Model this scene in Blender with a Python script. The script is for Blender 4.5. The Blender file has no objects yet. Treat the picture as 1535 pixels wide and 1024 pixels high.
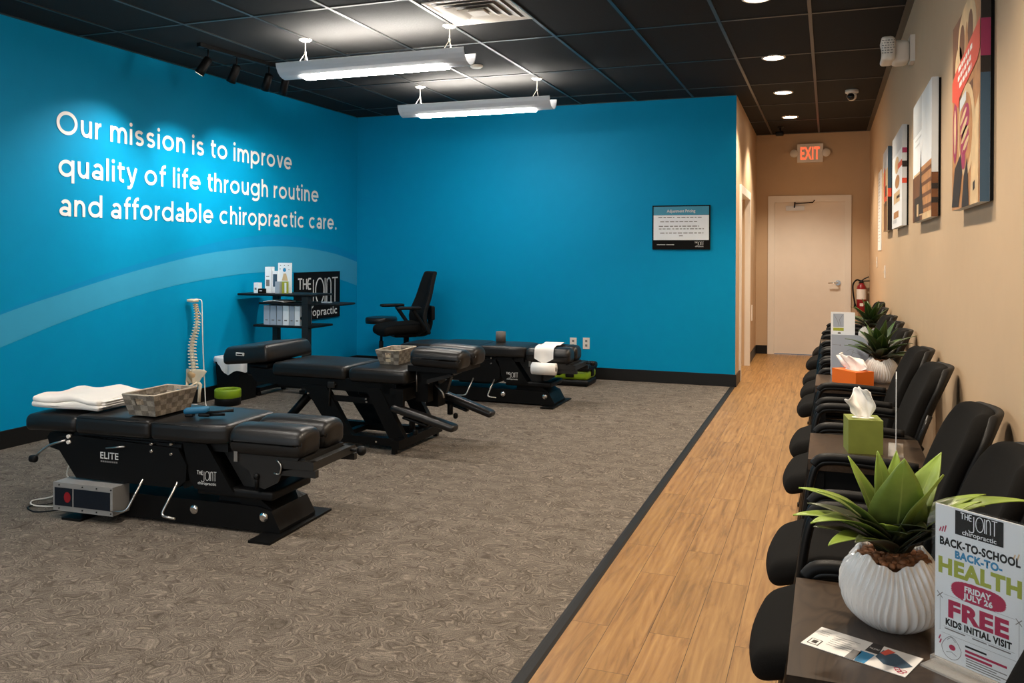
import bpy, bmesh, math, random
from mathutils import Vector, Matrix

C = bpy.context.scene.collection
scn = bpy.context.scene
rnd = random.Random(7)
PI = math.pi

# ------------------------------------------------------------------ camera, sky, exposure
F_PX, YAW, PITCH, ROLL, CYPX, EYE = 1279.45, .35488, .004, .004, 384.14, 1.388
cam_d = bpy.data.cameras.new('camera')
cam = bpy.data.objects.new('camera', cam_d)
C.objects.link(cam)
cam_d.sensor_fit = 'HORIZONTAL'
cam_d.sensor_width = 36.0
cam_d.lens = 36.0 * F_PX / 1535.0
cam_d.shift_y = -(512.0 - CYPX) / 1535.0
cam_d.clip_start = .02
_f = Vector((-math.sin(YAW), math.cos(YAW), 0)); _r = Vector((math.cos(YAW), math.sin(YAW), 0)); _u = Vector((0, 0, 1))
_f2 = _f * math.cos(PITCH) - _u * math.sin(PITCH); _u2 = _u * math.cos(PITCH) + _f * math.sin(PITCH)
_r3 = _r * math.cos(ROLL) + _u2 * math.sin(ROLL); _u3 = _u2 * math.cos(ROLL) - _r * math.sin(ROLL)
cam.matrix_world = Matrix(((_r3.x, _u3.x, -_f2.x, 0), (_r3.y, _u3.y, -_f2.y, 0), (_r3.z, _u3.z, -_f2.z, EYE), (0, 0, 0, 1)))
scn.camera = cam
scn.view_settings.view_transform = 'Standard'
scn.view_settings.look = 'None'
scn.view_settings.exposure = 0.2
scn.view_settings.gamma = 1.0
scn.view_settings.use_curve_mapping = False

SKY = 1.25            # daylight through the storefront behind the camera
world = bpy.data.worlds.new('daylight'); scn.world = world
world.use_nodes = True
bg = world.node_tree.nodes['Background']
bg.inputs['Color'].default_value = (.86, .94, 1.0, 1); bg.inputs['Strength'].default_value = SKY
PENDANT_DOWN, PENDANT_UP, DOWNLIGHT, TRACK = 64.0, 105.0, 190.0, 105.0
WARM = (1.0, .85, .67); SOFT = (1.0, .93, .84); COOL = (.92, .97, 1.0)

# ------------------------------------------------------------------ room dimensions (metres; camera over the origin)
XL, XR, YB, XC, YD, H, Y0 = -5.411, .516, 9.14, -.903, 12.336, 3.041, -1.2
XC2 = -.945          # the corridor's left wall runs a little askew

# ------------------------------------------------------------------ materials
def srgb(h):
    h = h.lstrip('#'); v = [int(h[i:i + 2], 16) / 255 for i in (0, 2, 4)]
    return tuple((c / 12.92 if c <= .04045 else ((c + .055) / 1.055) ** 2.4) for c in v)

def mat(name, col, rough=.5, metal=0., spec=.5, bump=0., bscale=200., vary=0., vscale=8., emit=None, estr=0., coat=0., trans=0., alpha=1., ior=1.45, sheen=0.):
    m = bpy.data.materials.new(name); m.use_nodes = True
    nt = m.node_tree; b = nt.nodes['Principled BSDF']
    if isinstance(col, str): col = srgb(col)
    b.inputs['Base Color'].default_value = (*col, 1)
    b.inputs['Roughness'].default_value = rough; b.inputs['Metallic'].default_value = metal
    b.inputs['Specular IOR Level'].default_value = spec; b.inputs['IOR'].default_value = ior
    b.inputs['Coat Weight'].default_value = coat; b.inputs['Transmission Weight'].default_value = trans
    b.inputs['Alpha'].default_value = alpha; b.inputs['Sheen Weight'].default_value = sheen
    if emit:
        b.inputs['Emission Color'].default_value = (*emit, 1); b.inputs['Emission Strength'].default_value = estr
    tc = nt.nodes.new('ShaderNodeTexCoord')
    n = nt.nodes.new('ShaderNodeTexNoise'); n.inputs['Scale'].default_value = vscale; n.inputs['Detail'].default_value = 4
    nt.links.new(tc.outputs['Object'], n.inputs['Vector'])
    r = nt.nodes.new('ShaderNodeValToRGB')
    k = max(vary, .015)
    r.color_ramp.elements[0].position = .3; r.color_ramp.elements[1].position = .7
    r.color_ramp.elements[0].color = (*[c * (1 - k) for c in col], 1); r.color_ramp.elements[1].color = (*[min(1, c * (1 + k)) for c in col], 1)
    nt.links.new(n.outputs['Fac'], r.inputs['Fac']); nt.links.new(r.outputs['Color'], b.inputs['Base Color'])
    if bump:
        n2 = nt.nodes.new('ShaderNodeTexNoise'); n2.inputs['Scale'].default_value = bscale; n2.inputs['Detail'].default_value = 3
        nt.links.new(tc.outputs['Object'], n2.inputs['Vector'])
        bp = nt.nodes.new('ShaderNodeBump'); bp.inputs['Strength'].default_value = bump; bp.inputs['Distance'].default_value = .002
        nt.links.new(n2.outputs['Fac'], bp.inputs['Height']); nt.links.new(bp.outputs['Normal'], b.inputs['Normal'])
    return m

class NT:
    def __init__(s, name, rough=.6, spec=.4):
        s.m = bpy.data.materials.new(name); s.m.use_nodes = True
        s.t = s.m.node_tree; s.b = s.t.nodes['Principled BSDF']
        s.b.inputs['Roughness'].default_value = rough; s.b.inputs['Specular IOR Level'].default_value = spec
    def n(s, typ, **kw):
        x = s.t.nodes.new(typ)
        for k, v in kw.items():
            if k in x.inputs.keys(): x.inputs[k].default_value = v
            else: setattr(x, k, v)
        return x
    def l(s, a, b): s.t.links.new(a, b)
    def ramp(s, fac, *st):
        r = s.n('ShaderNodeValToRGB'); e = r.color_ramp.elements
        while len(e) < len(st): e.new(.5)
        for i, (p, c) in enumerate(st): e[i].position = p; e[i].color = (*c, 1)
        s.l(fac, r.inputs['Fac']); return r.outputs['Color']
    def math(s, op, a, b=0., c=0.):
        x = s.n('ShaderNodeMath', operation=op)
        for i, v in enumerate((a, b, c)):
            if isinstance(v, (int, float)): x.inputs[i].default_value = v
            else: s.l(v, x.inputs[i])
        return x.outputs[0]
    def mix(s, f, a, b, typ='MIX'):
        x = s.n('ShaderNodeMixRGB', blend_type=typ)
        for i, v in enumerate((f, a, b)):
            if isinstance(v, (int, float)): x.inputs[i].default_value = v
            elif isinstance(v, tuple): x.inputs[i].default_value = (*v, 1)
            else: s.l(v, x.inputs[i])
        return x.outputs[0]
    def bump(s, h, strength=.3, dist=.004):
        b = s.n('ShaderNodeBump', Strength=strength, Distance=dist); s.l(h, b.inputs['Height']); s.l(b.outputs['Normal'], s.b.inputs['Normal'])

def carpet_mat():
    k = NT('patterned grey brown carpet', .97, .1)
    tc = k.n('ShaderNodeTexCoord')
    mp = k.n('ShaderNodeMapping'); mp.inputs['Scale'].default_value = (1., 1.15, 1.); k.l(tc.outputs['Object'], mp.inputs['Vector'])
    wn = k.n('ShaderNodeTexNoise', Scale=7., Detail=1.); k.l(mp.outputs[0], wn.inputs['Vector'])
    off = k.n('ShaderNodeVectorMath', operation='MULTIPLY_ADD'); k.l(wn.outputs['Color'], off.inputs[0]); off.inputs[1].default_value = (.17, .17, 0.); k.l(mp.outputs[0], off.inputs[2])
    def swirl(scale, mult, seed):
        n = k.n('ShaderNodeTexNoise', Scale=scale, Detail=0.); n.noise_dimensions = '4D'; n.inputs['W'].default_value = seed; k.l(off.outputs[0], n.inputs['Vector'])
        return k.math('FRACT', k.math('MULTIPLY', n.outputs['Fac'], mult))
    def line(fr, c_, w_): return k.math('MAXIMUM', k.math('SUBTRACT', 1., k.math('MULTIPLY', k.math('ABSOLUTE', k.math('SUBTRACT', fr, c_)), 1. / w_)), 0.)
    a = swirl(16., 6.5, 1.3); c = swirl(30., 5., 7.7)
    br = k.n('ShaderNodeTexNoise', Scale=26., Detail=1.); k.l(tc.outputs['Object'], br.inputs['Vector'])
    gate = k.math('MINIMUM', k.math('MAXIMUM', k.math('MULTIPLY', k.math('SUBTRACT', br.outputs['Fac'], .34), 5.), .15), 1.)
    la = k.math('MULTIPLY', line(a, .5, .17), gate); dk = line(a, .24, .15); lc = line(c, .5, .2)
    m = k.n('ShaderNodeTexNoise', Scale=9., Detail=3.); k.l(off.outputs[0], m.inputs['Vector'])
    base = k.ramp(m.outputs['Fac'], (.36, srgb('#675f56')), (.64, srgb('#7b7269')))
    c2 = k.mix(k.math('MULTIPLY', lc, .35), base, srgb('#4a423b'))
    c2 = k.mix(k.math('MULTIPLY', dk, .55), c2, srgb('#3b342e'))
    c3 = k.mix(k.math('MULTIPLY', la, .60), c2, srgb('#a3978a'))
    f = k.n('ShaderNodeTexNoise', Scale=240., Detail=3.); k.l(tc.outputs['Object'], f.inputs['Vector'])
    c4 = k.mix(1., c3, k.ramp(f.outputs['Fac'], (.32, (.6, .6, .6)), (.68, (1.3, 1.3, 1.3))), 'MULTIPLY')
    k.l(c4, k.b.inputs['Base Color'])
    k.bump(k.math('ADD', f.outputs['Fac'], k.math('MULTIPLY', la, .5)), .6, .006)
    return k.m

def plank_mat():
    k = NT('oak look plank flooring', .42, .45)
    tc = k.n('ShaderNodeTexCoord')
    mp = k.n('ShaderNodeMapping'); mp.inputs['Rotation'].default_value = (0, 0, PI / 2); k.l(tc.outputs['Object'], mp.inputs['Vector'])
    br = k.n('ShaderNodeTexBrick', Scale=1.0); br.offset = .37; br.offset_frequency = 2
    br.inputs['Brick Width'].default_value = .92; br.inputs['Row Height'].default_value = .152; br.inputs['Mortar Size'].default_value = .0012
    br.inputs['Mortar Smooth'].default_value = .2
    br.inputs['Color1'].default_value = (0, 0, 0, 1); br.inputs['Color2'].default_value = (1, 1, 1, 1); br.inputs['Mortar'].default_value = (.5, .5, .5, 1)
    k.l(mp.outputs[0], br.inputs['Vector'])
    mp2 = k.n('ShaderNodeMapping'); mp2.inputs['Scale'].default_value = (1.1, 11., 1.); k.l(mp.outputs[0], mp2.inputs['Vector'])
    sh = k.n('ShaderNodeVectorMath', operation='MULTIPLY_ADD'); k.l(br.outputs['Color'], sh.inputs[0]); sh.inputs[1].default_value = (7., 5., 3.); k.l(mp2.outputs[0], sh.inputs[2])
    g = k.n('ShaderNodeTexNoise', Scale=2.2, Detail=8., Roughness=.62, Distortion=1.1); k.l(sh.outputs[0], g.inputs['Vector'])
    g2 = k.n('ShaderNodeTexWave', Scale=.9, Distortion=7., Detail=3.); g2.bands_direction = 'Y'; k.l(sh.outputs[0], g2.inputs['Vector'])
    c = k.ramp(g.outputs['Fac'], (.28, srgb('#5c3f1e')), (.46, srgb('#946939')), (.70, srgb('#b08650')))
    c = k.mix(.20, c, k.ramp(g2.outputs['Fac'], (.0, srgb('#73522a')), (.8, srgb('#ae8b55'))))
    c = k.mix(k.math('MULTIPLY', br.outputs['Color'], .30), c, srgb('#80602f'))
    c = k.mix(k.math('MULTIPLY', br.outputs['Fac'], .9), c, srgb('#38240f'))
    k.l(c, k.b.inputs['Base Color'])
    k.bump(k.math('SUBTRACT', k.math('MULTIPLY', g.outputs['Fac'], .25), br.outputs['Fac']), .25, .002)
    return k.m

def darkwood_mat():
    k = NT('dark brown wood laminate', .28, .6)
    tc = k.n('ShaderNodeTexCoord')
    mp = k.n('ShaderNodeMapping'); mp.inputs['Scale'].default_value = (5., 1.6, 5.); k.l(tc.outputs['Object'], mp.inputs['Vector'])
    n = k.n('ShaderNodeTexNoise', Scale=1.6, Detail=2., Distortion=1.0); k.l(mp.outputs[0], n.inputs['Vector'])
    w = k.math('FRACT', k.math('MULTIPLY', n.outputs['Fac'], 16.))
    g = k.n('ShaderNodeTexNoise', Scale=60., Detail=3.); k.l(mp.outputs[0], g.inputs['Vector'])
    c = k.ramp(w, (.0, srgb('#3b2e23')), (.5, srgb('#483a2d')), (1., srgb('#32271e')))
    c = k.mix(k.math('MULTIPLY', g.outputs['Fac'], .35), c, srgb('#2a2019'))
    k.l(c, k.b.inputs['Base Color']); k.bump(w, .08, .001)
    return k.m

def tile_mat():
    k = NT('black ceiling tile', .85, .25)
    tc = k.n('ShaderNodeTexCoord')
    n = k.n('ShaderNodeTexNoise', Scale=90., Detail=3.); k.l(tc.outputs['Object'], n.inputs['Vector'])
    k.l(k.ramp(n.outputs['Fac'], (.3, (.0115, .011, .0105)), (.7, (.0155, .015, .014))), k.b.inputs['Base Color'])
    k.bump(n.outputs['Fac'], .25, .003)
    return k.m

def weave_mat():
    k = NT('grey woven strap', .8, .3)
    tc = k.n('ShaderNodeTexCoord')
    ch = k.n('ShaderNodeTexChecker', Scale=1.0); ch.inputs['Color1'].default_value = (*srgb('#a59c8f'), 1); ch.inputs['Color2'].default_value = (*srgb('#837a6e'), 1)
    k.l(tc.outputs['UV'], ch.inputs['Vector'])
    n = k.n('ShaderNodeTexNoise', Scale=160., Detail=3.); k.l(tc.outputs['Object'], n.inputs['Vector'])
    n3 = k.n('ShaderNodeTexNoise', Scale=26., Detail=2.); k.l(tc.outputs['Object'], n3.inputs['Vector'])
    c = k.mix(.6, ch.outputs['Color'], k.ramp(n3.outputs['Fac'], (.4, (.55, .55, .58)), (.6, (1.1, 1.08, 1.02))), 'MULTIPLY')
    c = k.mix(.35, c, k.ramp(n.outputs['Fac'], (.35, (.5, .5, .5)), (.65, (1.2, 1.2, 1.2))), 'MULTIPLY')
    k.l(c, k.b.inputs['Base Color']); k.bump(n.outputs['Fac'], .3, .002)
    return k.m

def leaf_mat(name, base, tip):
    k = NT(name, .38, .5)
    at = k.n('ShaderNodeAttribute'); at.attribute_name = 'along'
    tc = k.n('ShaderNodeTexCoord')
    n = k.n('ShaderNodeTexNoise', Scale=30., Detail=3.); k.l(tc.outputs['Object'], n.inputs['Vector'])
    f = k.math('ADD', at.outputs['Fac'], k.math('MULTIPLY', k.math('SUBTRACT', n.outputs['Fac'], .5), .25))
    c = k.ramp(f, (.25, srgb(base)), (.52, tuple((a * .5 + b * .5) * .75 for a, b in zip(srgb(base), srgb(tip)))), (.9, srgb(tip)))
    a2 = k.n('ShaderNodeAttribute'); a2.attribute_name = 'across'
    vein = k.math('LESS_THAN', k.math('ABSOLUTE', a2.outputs['Fac']), .035)
    c = k.mix(k.math('MULTIPLY', vein, .4), c, srgb('#a3b25a'))
    k.l(c, k.b.inputs['Base Color'])
    k.b.inputs['Subsurface Weight'].default_value = 0.
    return k.m

M = {}
M['blue'] = mat('blue wall paint', '#0093c2', .55, spec=.12, bump=.05, bscale=300)
M['band'] = mat('pale blue painted band', '#3ca2c8', .55, spec=.12)
M['band2'] = mat('faint blue painted band', '#0d8dc2', .55, spec=.12)
M['beige'] = mat('beige wall paint', '#c6ab8c', .6, spec=.2, bump=.05, bscale=300)
M['white'] = mat('white gloss paint', '#e9e2d8', .4)
M['door'] = mat('off white door paint', '#e8dfd4', .45)
M['basebd'] = mat('black vinyl skirting', '#0d0d0d', .45)
M['tile'] = tile_mat()
M['grid'] = mat('black ceiling grid', (.022, .021, .019), .35, spec=.6)
M['carpet'] = carpet_mat(); M['plank'] = plank_mat(); M['dwood'] = darkwood_mat(); M['weave'] = weave_mat()
M['rubber'] = mat('dark rubber strip', '#1d1a17', .5, spec=.25)
M['vinyl'] = mat('black upholstery vinyl', (.010, .009, .0085), .36, spec=.5, bump=.06, bscale=500)
M['metalblack'] = mat('black powder coated steel', (.0035, .0035, .0036), .45, spec=.22)
M['metaldark'] = mat('dark grey steel', (.017, .016, .015), .42, spec=.4)
M['plastic'] = mat('black plastic', (.0045, .0045, .0047), .5, spec=.25)
M['fabric'] = mat('black seat fabric', (.0085, .008, .0075), .92, spec=.12, bump=.3, bscale=900, vary=.25, vscale=400)
M['meshfab'] = mat('black mesh fabric', (.010, .0105, .011), .85, spec=.15, bump=.6, bscale=700)
M['tube'] = mat('black satin tube', (.007, .0065, .006), .34, spec=.4)
M['chrome'] = mat('polished chrome', (.75, .75, .75), .14, metal=1.)
M['steel'] = mat('brushed steel rod', (.55, .53, .5), .3, metal=1.)
M['alu'] = mat('silver grey fixture paint', '#d6dae0', .4, metal=.1)
M['lens'] = mat('glowing lens', (.9, .9, .9), .4, emit=SOFT, estr=PENDANT_DOWN)
M['lensup'] = mat('glowing upper lens', (.9, .9, .9), .4, emit=SOFT, estr=PENDANT_UP)
M['dl'] = mat('glowing downlight lens', (.9, .9, .9), .4, emit=WARM, estr=26.)
M['bulb'] = mat('track lamp lens', (.9, .9, .9), .4, emit=WARM, estr=2.)
M['ceramic'] = mat('glossy white ceramic', '#f1eeea', .14, spec=.7, coat=.6)
M['soil'] = mat('brown clay pebbles', '#8a5c3c', .8, vary=.4, vscale=60)
M['leafA'] = leaf_mat('bright green leaf', '#24291a', '#93ad45')
M['leafB'] = leaf_mat('dark green leaf', '#16180d', '#39571f')
M['leafC'] = leaf_mat('deep grey green leaf', '#15180f', '#38421f')
M['stem'] = mat('dry brown stem', '#6d4a30', .8)
M['towel'] = mat('white terry towel', '#f1ebe3', .95, spec=.1, bump=.5, bscale=350)
M['paper'] = mat('white paper', '#efece8', .8, spec=.2)
M['tissue'] = mat('white tissue', '#f6f3ee', .9, spec=.1)
M['orange'] = mat('orange cardboard', '#ea6f1c', .55)
M['olive'] = mat('olive green cardboard', '#7b8538', .55, vary=.08, vscale=20)
M['acrylic'] = mat('clear acrylic', (.7, .72, .72), .05, alpha=.03, spec=.3)
M['ink'] = mat('black ink', '#0f0e0d', .7, spec=.15)
M['acrylicedge'] = mat('clear acrylic edge', (.8, .8, .78), .1, alpha=.26)
M['inkgrey'] = mat('grey ink', '#7d7a78', .6)
M['pwhite'] = mat('printed white', '#f3f7fa', .45)
M['pblue'] = mat('printed blue', '#2d8bbd', .5)
M['pgreen'] = mat('printed lime', '#a9b23c', .5)
M['ppink'] = mat('printed crimson', '#b8104a', .5)
M['pteal'] = mat('printed teal header', '#3c93b0', .45)
M['pgrey'] = mat('printed pale blue grey', '#aab4c2', .4)
M['lime'] = mat('lime green plastic', '#7d9a16', .45)
M['bone'] = mat('cream bone plastic', '#e6d4b6', .5, spec=.35)
M['bone2'] = mat('tan bone plastic', '#cfa878', .55)
M['disc'] = mat('white disc plastic', '#efe8dc', .5)
M['bag'] = mat('white bin liner', '#dfe2e6', .35, alpha=.85)
M['ctrl'] = mat('grey control box enamel', '#8f8d8a', .45)
M['ctrlface'] = mat('dark blue panel', '#0b1622', .3)
M['red'] = mat('dark red enamel', '#8d1420', .3, coat=.3)
M['exitred'] = mat('lit exit lettering', '#d8402a', .5, emit=(1., .16, .06), estr=.9)
M['letter'] = mat('white vinyl lettering', '#f4f1ec', .5)
M['letterlit'] = mat('white badge lettering', '#d9d9d6', .5)
M['toolblue'] = mat('teal blue plastic', '#1d6286', .4)
M['grout'] = mat('dark recess', '#101010', .7)
M['canister'] = mat('warm grey canister', '#5f5a56', .55)
M['skinA'] = mat('print tan', '#b98352', .45, vary=.25, vscale=14)
M['skinB'] = mat('print brown', '#6f4526', .45, vary=.2, vscale=14)
M['skinC'] = mat('print sand', '#d9b98c', .45, vary=.2, vscale=10)
M['pcoral'] = mat('print coral', '#e0543c', .45)
M['pdark'] = mat('print charcoal', '#2a211b', .45)
M['pmag'] = mat('print magenta', '#a3345a', .45)
M['pslate'] = mat('print slate blue', '#3b5468', .45)
M['psky'] = mat('print pale grey', '#d3d7da', .45)
M['dome'] = mat('dark dome plastic', '#151515', .15)

# ------------------------------------------------------------------ geometry helpers
class MB:
    def __init__(s): s.bm = bmesh.new(); s.mi = 0
    def face(s, vs):
        try:
            f = s.bm.faces.new(vs); f.material_index = s.mi; f.smooth = True; return f
        except ValueError: return None
    def poly(s, pts):
        return s.face([s.bm.verts.new(p) for p in pts])
    def box(s, lo, hi, rot=None):
        lo = Vector(lo); hi = Vector(hi); c = (lo + hi) / 2; h = (hi - lo) / 2
        vs = []
        for z in (-1, 1):
            for y in (-1, 1):
                for x in (-1, 1):
                    p = Vector((x * h.x, y * h.y, z * h.z))
                    if rot: p = rot @ p
                    vs.append(s.bm.verts.new(c + p))
        for q in ((0, 2, 3, 1), (4, 5, 7, 6), (0, 1, 5, 4), (2, 6, 7, 3), (0, 4, 6, 2), (1, 3, 7, 5)):
            f = s.face([vs[i] for i in q]); f.smooth = False
        return vs
    def rbox(s, c, size, r, n=3, crown=0., deform=None, rot=None, mid=4):
        """box with rounded edges; crown domes the top; deform(p) reshapes local points"""
        hx, hy, hz = [v / 2 for v in size]; c = Vector(c)
        def axis(h):
            rr = min(r, h * .98); a = [-h + rr * (1 - math.cos(PI / 2 * i / n)) for i in range(n)] + [-h + rr + (2 * h - 2 * rr) * i / mid for i in range(mid + 1)]
            return a + [-v for v in reversed(a[:n])]
        ax, ay, az = axis(hx), axis(hy), axis(hz); cache = {}
        def vert(x, y, z):
            k = (round(x, 6), round(y, 6), round(z, 6))
            if k in cache: return cache[k]
            p = Vector((x, y, z)); rx, ry, rz = min(r, hx * .98), min(r, hy * .98), min(r, hz * .98)
            q = Vector((max(-hx + rx, min(hx - rx, x)), max(-hy + ry, min(hy - ry, y)), max(-hz + rz, min(hz - rz, z))))
            d = Vector(((p.x - q.x) / rx, (p.y - q.y) / ry, (p.z - q.z) / rz))
            if d.length > 1e-9:
                d = d / d.length; p = q + Vector((d.x * rx, d.y * ry, d.z * rz))
            if crown and p.z > 0:
                p.z += crown * (p.z / hz) * max(0, 1 - (p.x / hx) ** 2) * max(0, 1 - (p.y / hy) ** 2)
            if deform: p = Vector(deform(p))
            if rot: p = rot @ p
            v = s.bm.verts.new(c + p); cache[k] = v; return v
        def grid(us, vs_, fn, flip):
            for i in range(len(us) - 1):
                for j in range(len(vs_) - 1):
                    q = [fn(us[i], vs_[j]), fn(us[i + 1], vs_[j]), fn(us[i + 1], vs_[j + 1]), fn(us[i], vs_[j + 1])]
                    if flip: q.reverse()
                    s.face(q)
        grid(ax, ay, lambda a, b: vert(a, b, hz), False); grid(ax, ay, lambda a, b: vert(a, b, -hz), True)
        grid(ax, az, lambda a, b: vert(a, -hy, b), False); grid(ax, az, lambda a, b: vert(a, hy, b), True)
        grid(ay, az, lambda a, b: vert(hx, a, b), False); grid(ay, az, lambda a, b: vert(-hx, a, b), True)
    def tube(s, pts, r, seg=10, cap=True, closed=False):
        pts = [Vector(p) for p in pts]; n = len(pts); rings = []
        rs = r if isinstance(r, (list, tuple)) else [r] * n
        t0 = (pts[1] - pts[0]).normalized()
        nrm = t0.orthogonal().normalized()
        for i, p in enumerate(pts):
            if closed: t = pts[(i + 1) % n] - pts[i - 1]
            else: t = pts[min(i + 1, n - 1)] - pts[max(i - 1, 0)]
            t.normalize()
            nrm = (nrm - t * nrm.dot(t))
            if nrm.length < 1e-6: nrm = t.orthogonal()
            nrm.normalize(); b = t.cross(nrm)
            rings.append([s.bm.verts.new(p + rs[i] * (math.cos(2 * PI * k / seg) * nrm + math.sin(2 * PI * k / seg) * b)) for k in range(seg)])
        for i in range(n if closed else n - 1):
            A, B = rings[i], rings[(i + 1) % n]
            for k in range(seg): s.face([A[k], A[(k + 1) % seg], B[(k + 1) % seg], B[k]])
        if cap and not closed:
            f = s.face(list(reversed(rings[0]))); g = s.face(rings[-1])
            for q in (f, g):
                if q: q.smooth = False
    def cyl(s, a, b, r, seg=20, r2=None):
        s.tube([a, b], [r, r if r2 is None else r2], seg)
    def lathe(s, prof, c=(0, 0, 0), seg=32, cap=True, fn=None):
        c = Vector(c); rings = []
        for j, (r, z) in enumerate(prof):
            ring = []
            for k in range(seg):
                a = 2 * PI * k / seg; rr, zz = (r, z) if fn is None else fn(a, r, z, j)
                ring.append(s.bm.verts.new(c + Vector((rr * math.cos(a), rr * math.sin(a), zz))))
            rings.append(ring)
        for i in range(len(rings) - 1):
            for k in range(seg): s.face([rings[i][k], rings[i][(k + 1) % seg], rings[i + 1][(k + 1) % seg], rings[i + 1][k]])
        if cap:
            for q in (s.face(list(reversed(rings[0]))), s.face(rings[-1])):
                if q: q.smooth = False
    def prism(s, poly, y0, y1, axis='y'):
        """extrude a polygon given in (x,z) along y (or (x,y) along z, (y,z) along x)"""
        def P(u, v, w):
            return {'y': (u, w, v), 'z': (u, v, w), 'x': (w, u, v)}[axis]
        A = [s.bm.verts.new(P(u, v, y0)) for u, v in poly]; B = [s.bm.verts.new(P(u, v, y1)) for u, v in poly]
        n = len(poly); fs = [s.face(A), s.face(list(reversed(B)))]
        for i in range(n): fs.append(s.face([A[i], B[i], B[(i + 1) % n], A[(i + 1) % n]]))
        for f in fs:
            if f: f.smooth = False
    def rect(s, x0, y0, x1, y1, z=0.): 
        f = s.poly([(x0, y0, z), (x1, y0, z), (x1, y1, z), (x0, y1, z)])
        return f
    def ribbon(s, pts, w, z=0., closed=False):
        pts = [Vector((p[0], p[1])) for p in pts]
        pts = [p for i, p in enumerate(pts) if i == 0 or (p - pts[i - 1]).length > w * .02]; n = len(pts); L = []; R = []
        for i, p in enumerate(pts):
            a = pts[i - 1] if (i > 0 or closed) else None; b = pts[(i + 1) % n] if (i < n - 1 or closed) else None
            d1 = (p - a).normalized() if a is not None else None; d2 = (b - p).normalized() if b is not None else None
            if d1 is None: d1 = d2
            if d2 is None: d2 = d1
            t = (d1 + d2); t = t.normalized() if t.length > 1e-6 else d1
            nn = Vector((-t.y, t.x)); k = 1 / max(.4, nn.dot(Vector((-d1.y, d1.x))))
            L.append(s.bm.verts.new((*(p + nn * w / 2 * k), z))); R.append(s.bm.verts.new((*(p - nn * w / 2 * k), z)))
        for i in range(n if closed else n - 1):
            j = (i + 1) % n; f = s.face([R[i], R[j], L[j], L[i]]); f.smooth = False
    def build(s, name, mats, parent=None, loc=None, matrix=None, bevel=0., flat=False):
        if bevel:
            es = [e for e in s.bm.edges if len(e.link_faces) == 2 and e.calc_face_angle(0) > .5]
            bmesh.ops.bevel(s.bm, geom=es, offset=bevel, segments=2, profile=.5, affect='EDGES', clamp_overlap=True)
        bmesh.ops.recalc_face_normals(s.bm, faces=s.bm.faces[:]) if not flat else None
        me = bpy.data.meshes.new(name)
        s.bm.to_mesh(me); s.bm.free()
        for m in (mats if isinstance(mats, (list, tuple)) else [mats]): me.materials.append(M[m] if isinstance(m, str) else m)
        o = bpy.data.objects.new(name, me); C.objects.link(o)
        if parent is not None: o.parent = parent
        if matrix is not None: o.matrix_local = matrix
        elif loc is not None: o.location = loc
        return o

def fillet(pts, r, n=6):
    pts = [Vector(p) for p in pts]; out = [pts[0]]
    for i in range(1, len(pts) - 1):
        p = pts[i]; a = (pts[i - 1] - p); b = (pts[i + 1] - p); d = min(r, a.length * .48, b.length * .48)
        A = p + a.normalized() * d; B = p + b.normalized() * d
        for k in range(n + 1):
            t = k / n; out.append(A * (1 - t) ** 2 + p * 2 * t * (1 - t) + B * t * t)
    out.append(pts[-1]); return out

def catmull(pts, n=6):
    pts = [Vector(p) for p in pts]; q = [pts[0]] + pts + [pts[-1]]; out = []
    for i in range(1, len(q) - 2):
        a, b, c, d = q[i - 1:i + 3]
        for k in range(n):
            t = k / n
            out.append(.5 * ((2 * b) + (c - a) * t + (2 * a - 5 * b + 4 * c - d) * t * t + (3 * b - a - 3 * c + d) * t ** 3))
    out.append(pts[-1]); return out

_txt = {}
def text_polys(st, bold=0.):
    """faces of a line of sans lettering, unit size, origin at the left end of the baseline"""
    k = (st, bold)
    if k in _txt: return _txt[k]
    cu = bpy.data.curves.new('t', 'FONT'); cu.body = st; cu.size = 1.; cu.offset = bold; cu.space_character = 1 + 1.6 * bold; cu.resolution_u = 4
    ob = bpy.data.objects.new('t', cu); C.objects.link(ob)
    dg = bpy.context.evaluated_depsgraph_get(); me = bpy.data.meshes.new_from_object(ob.evaluated_get(dg))
    vs = [v.co.copy() for v in me.vertices]; fs = [tuple(p.vertices) for p in me.polygons]
    bpy.data.objects.remove(ob); bpy.data.curves.remove(cu); bpy.data.meshes.remove(me)
    _txt[k] = (vs, fs); return vs, fs

def add_text(mb, st, x, y, cap, width=None, mi=0, z=0., align='l', bold=.0, skew=0.):
    vs, fs = text_polys(st, bold)
    if not vs: return
    x0 = min(v.x for v in vs); x1 = max(v.x for v in vs); sc = cap / .70; sx = sc
    if width: sx = width / (x1 - x0)
    w = (x1 - x0) * sx; ox = x - (0 if align == 'l' else w / 2 if align == 'c' else w)
    nv = [mb.bm.verts.new((ox + (v.x - x0) * sx + v.y * sc * skew, y + v.y * sc, z)) for v in vs]
    mb.mi = mi
    for f in fs: mb.face([nv[i] for i in f])


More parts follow.
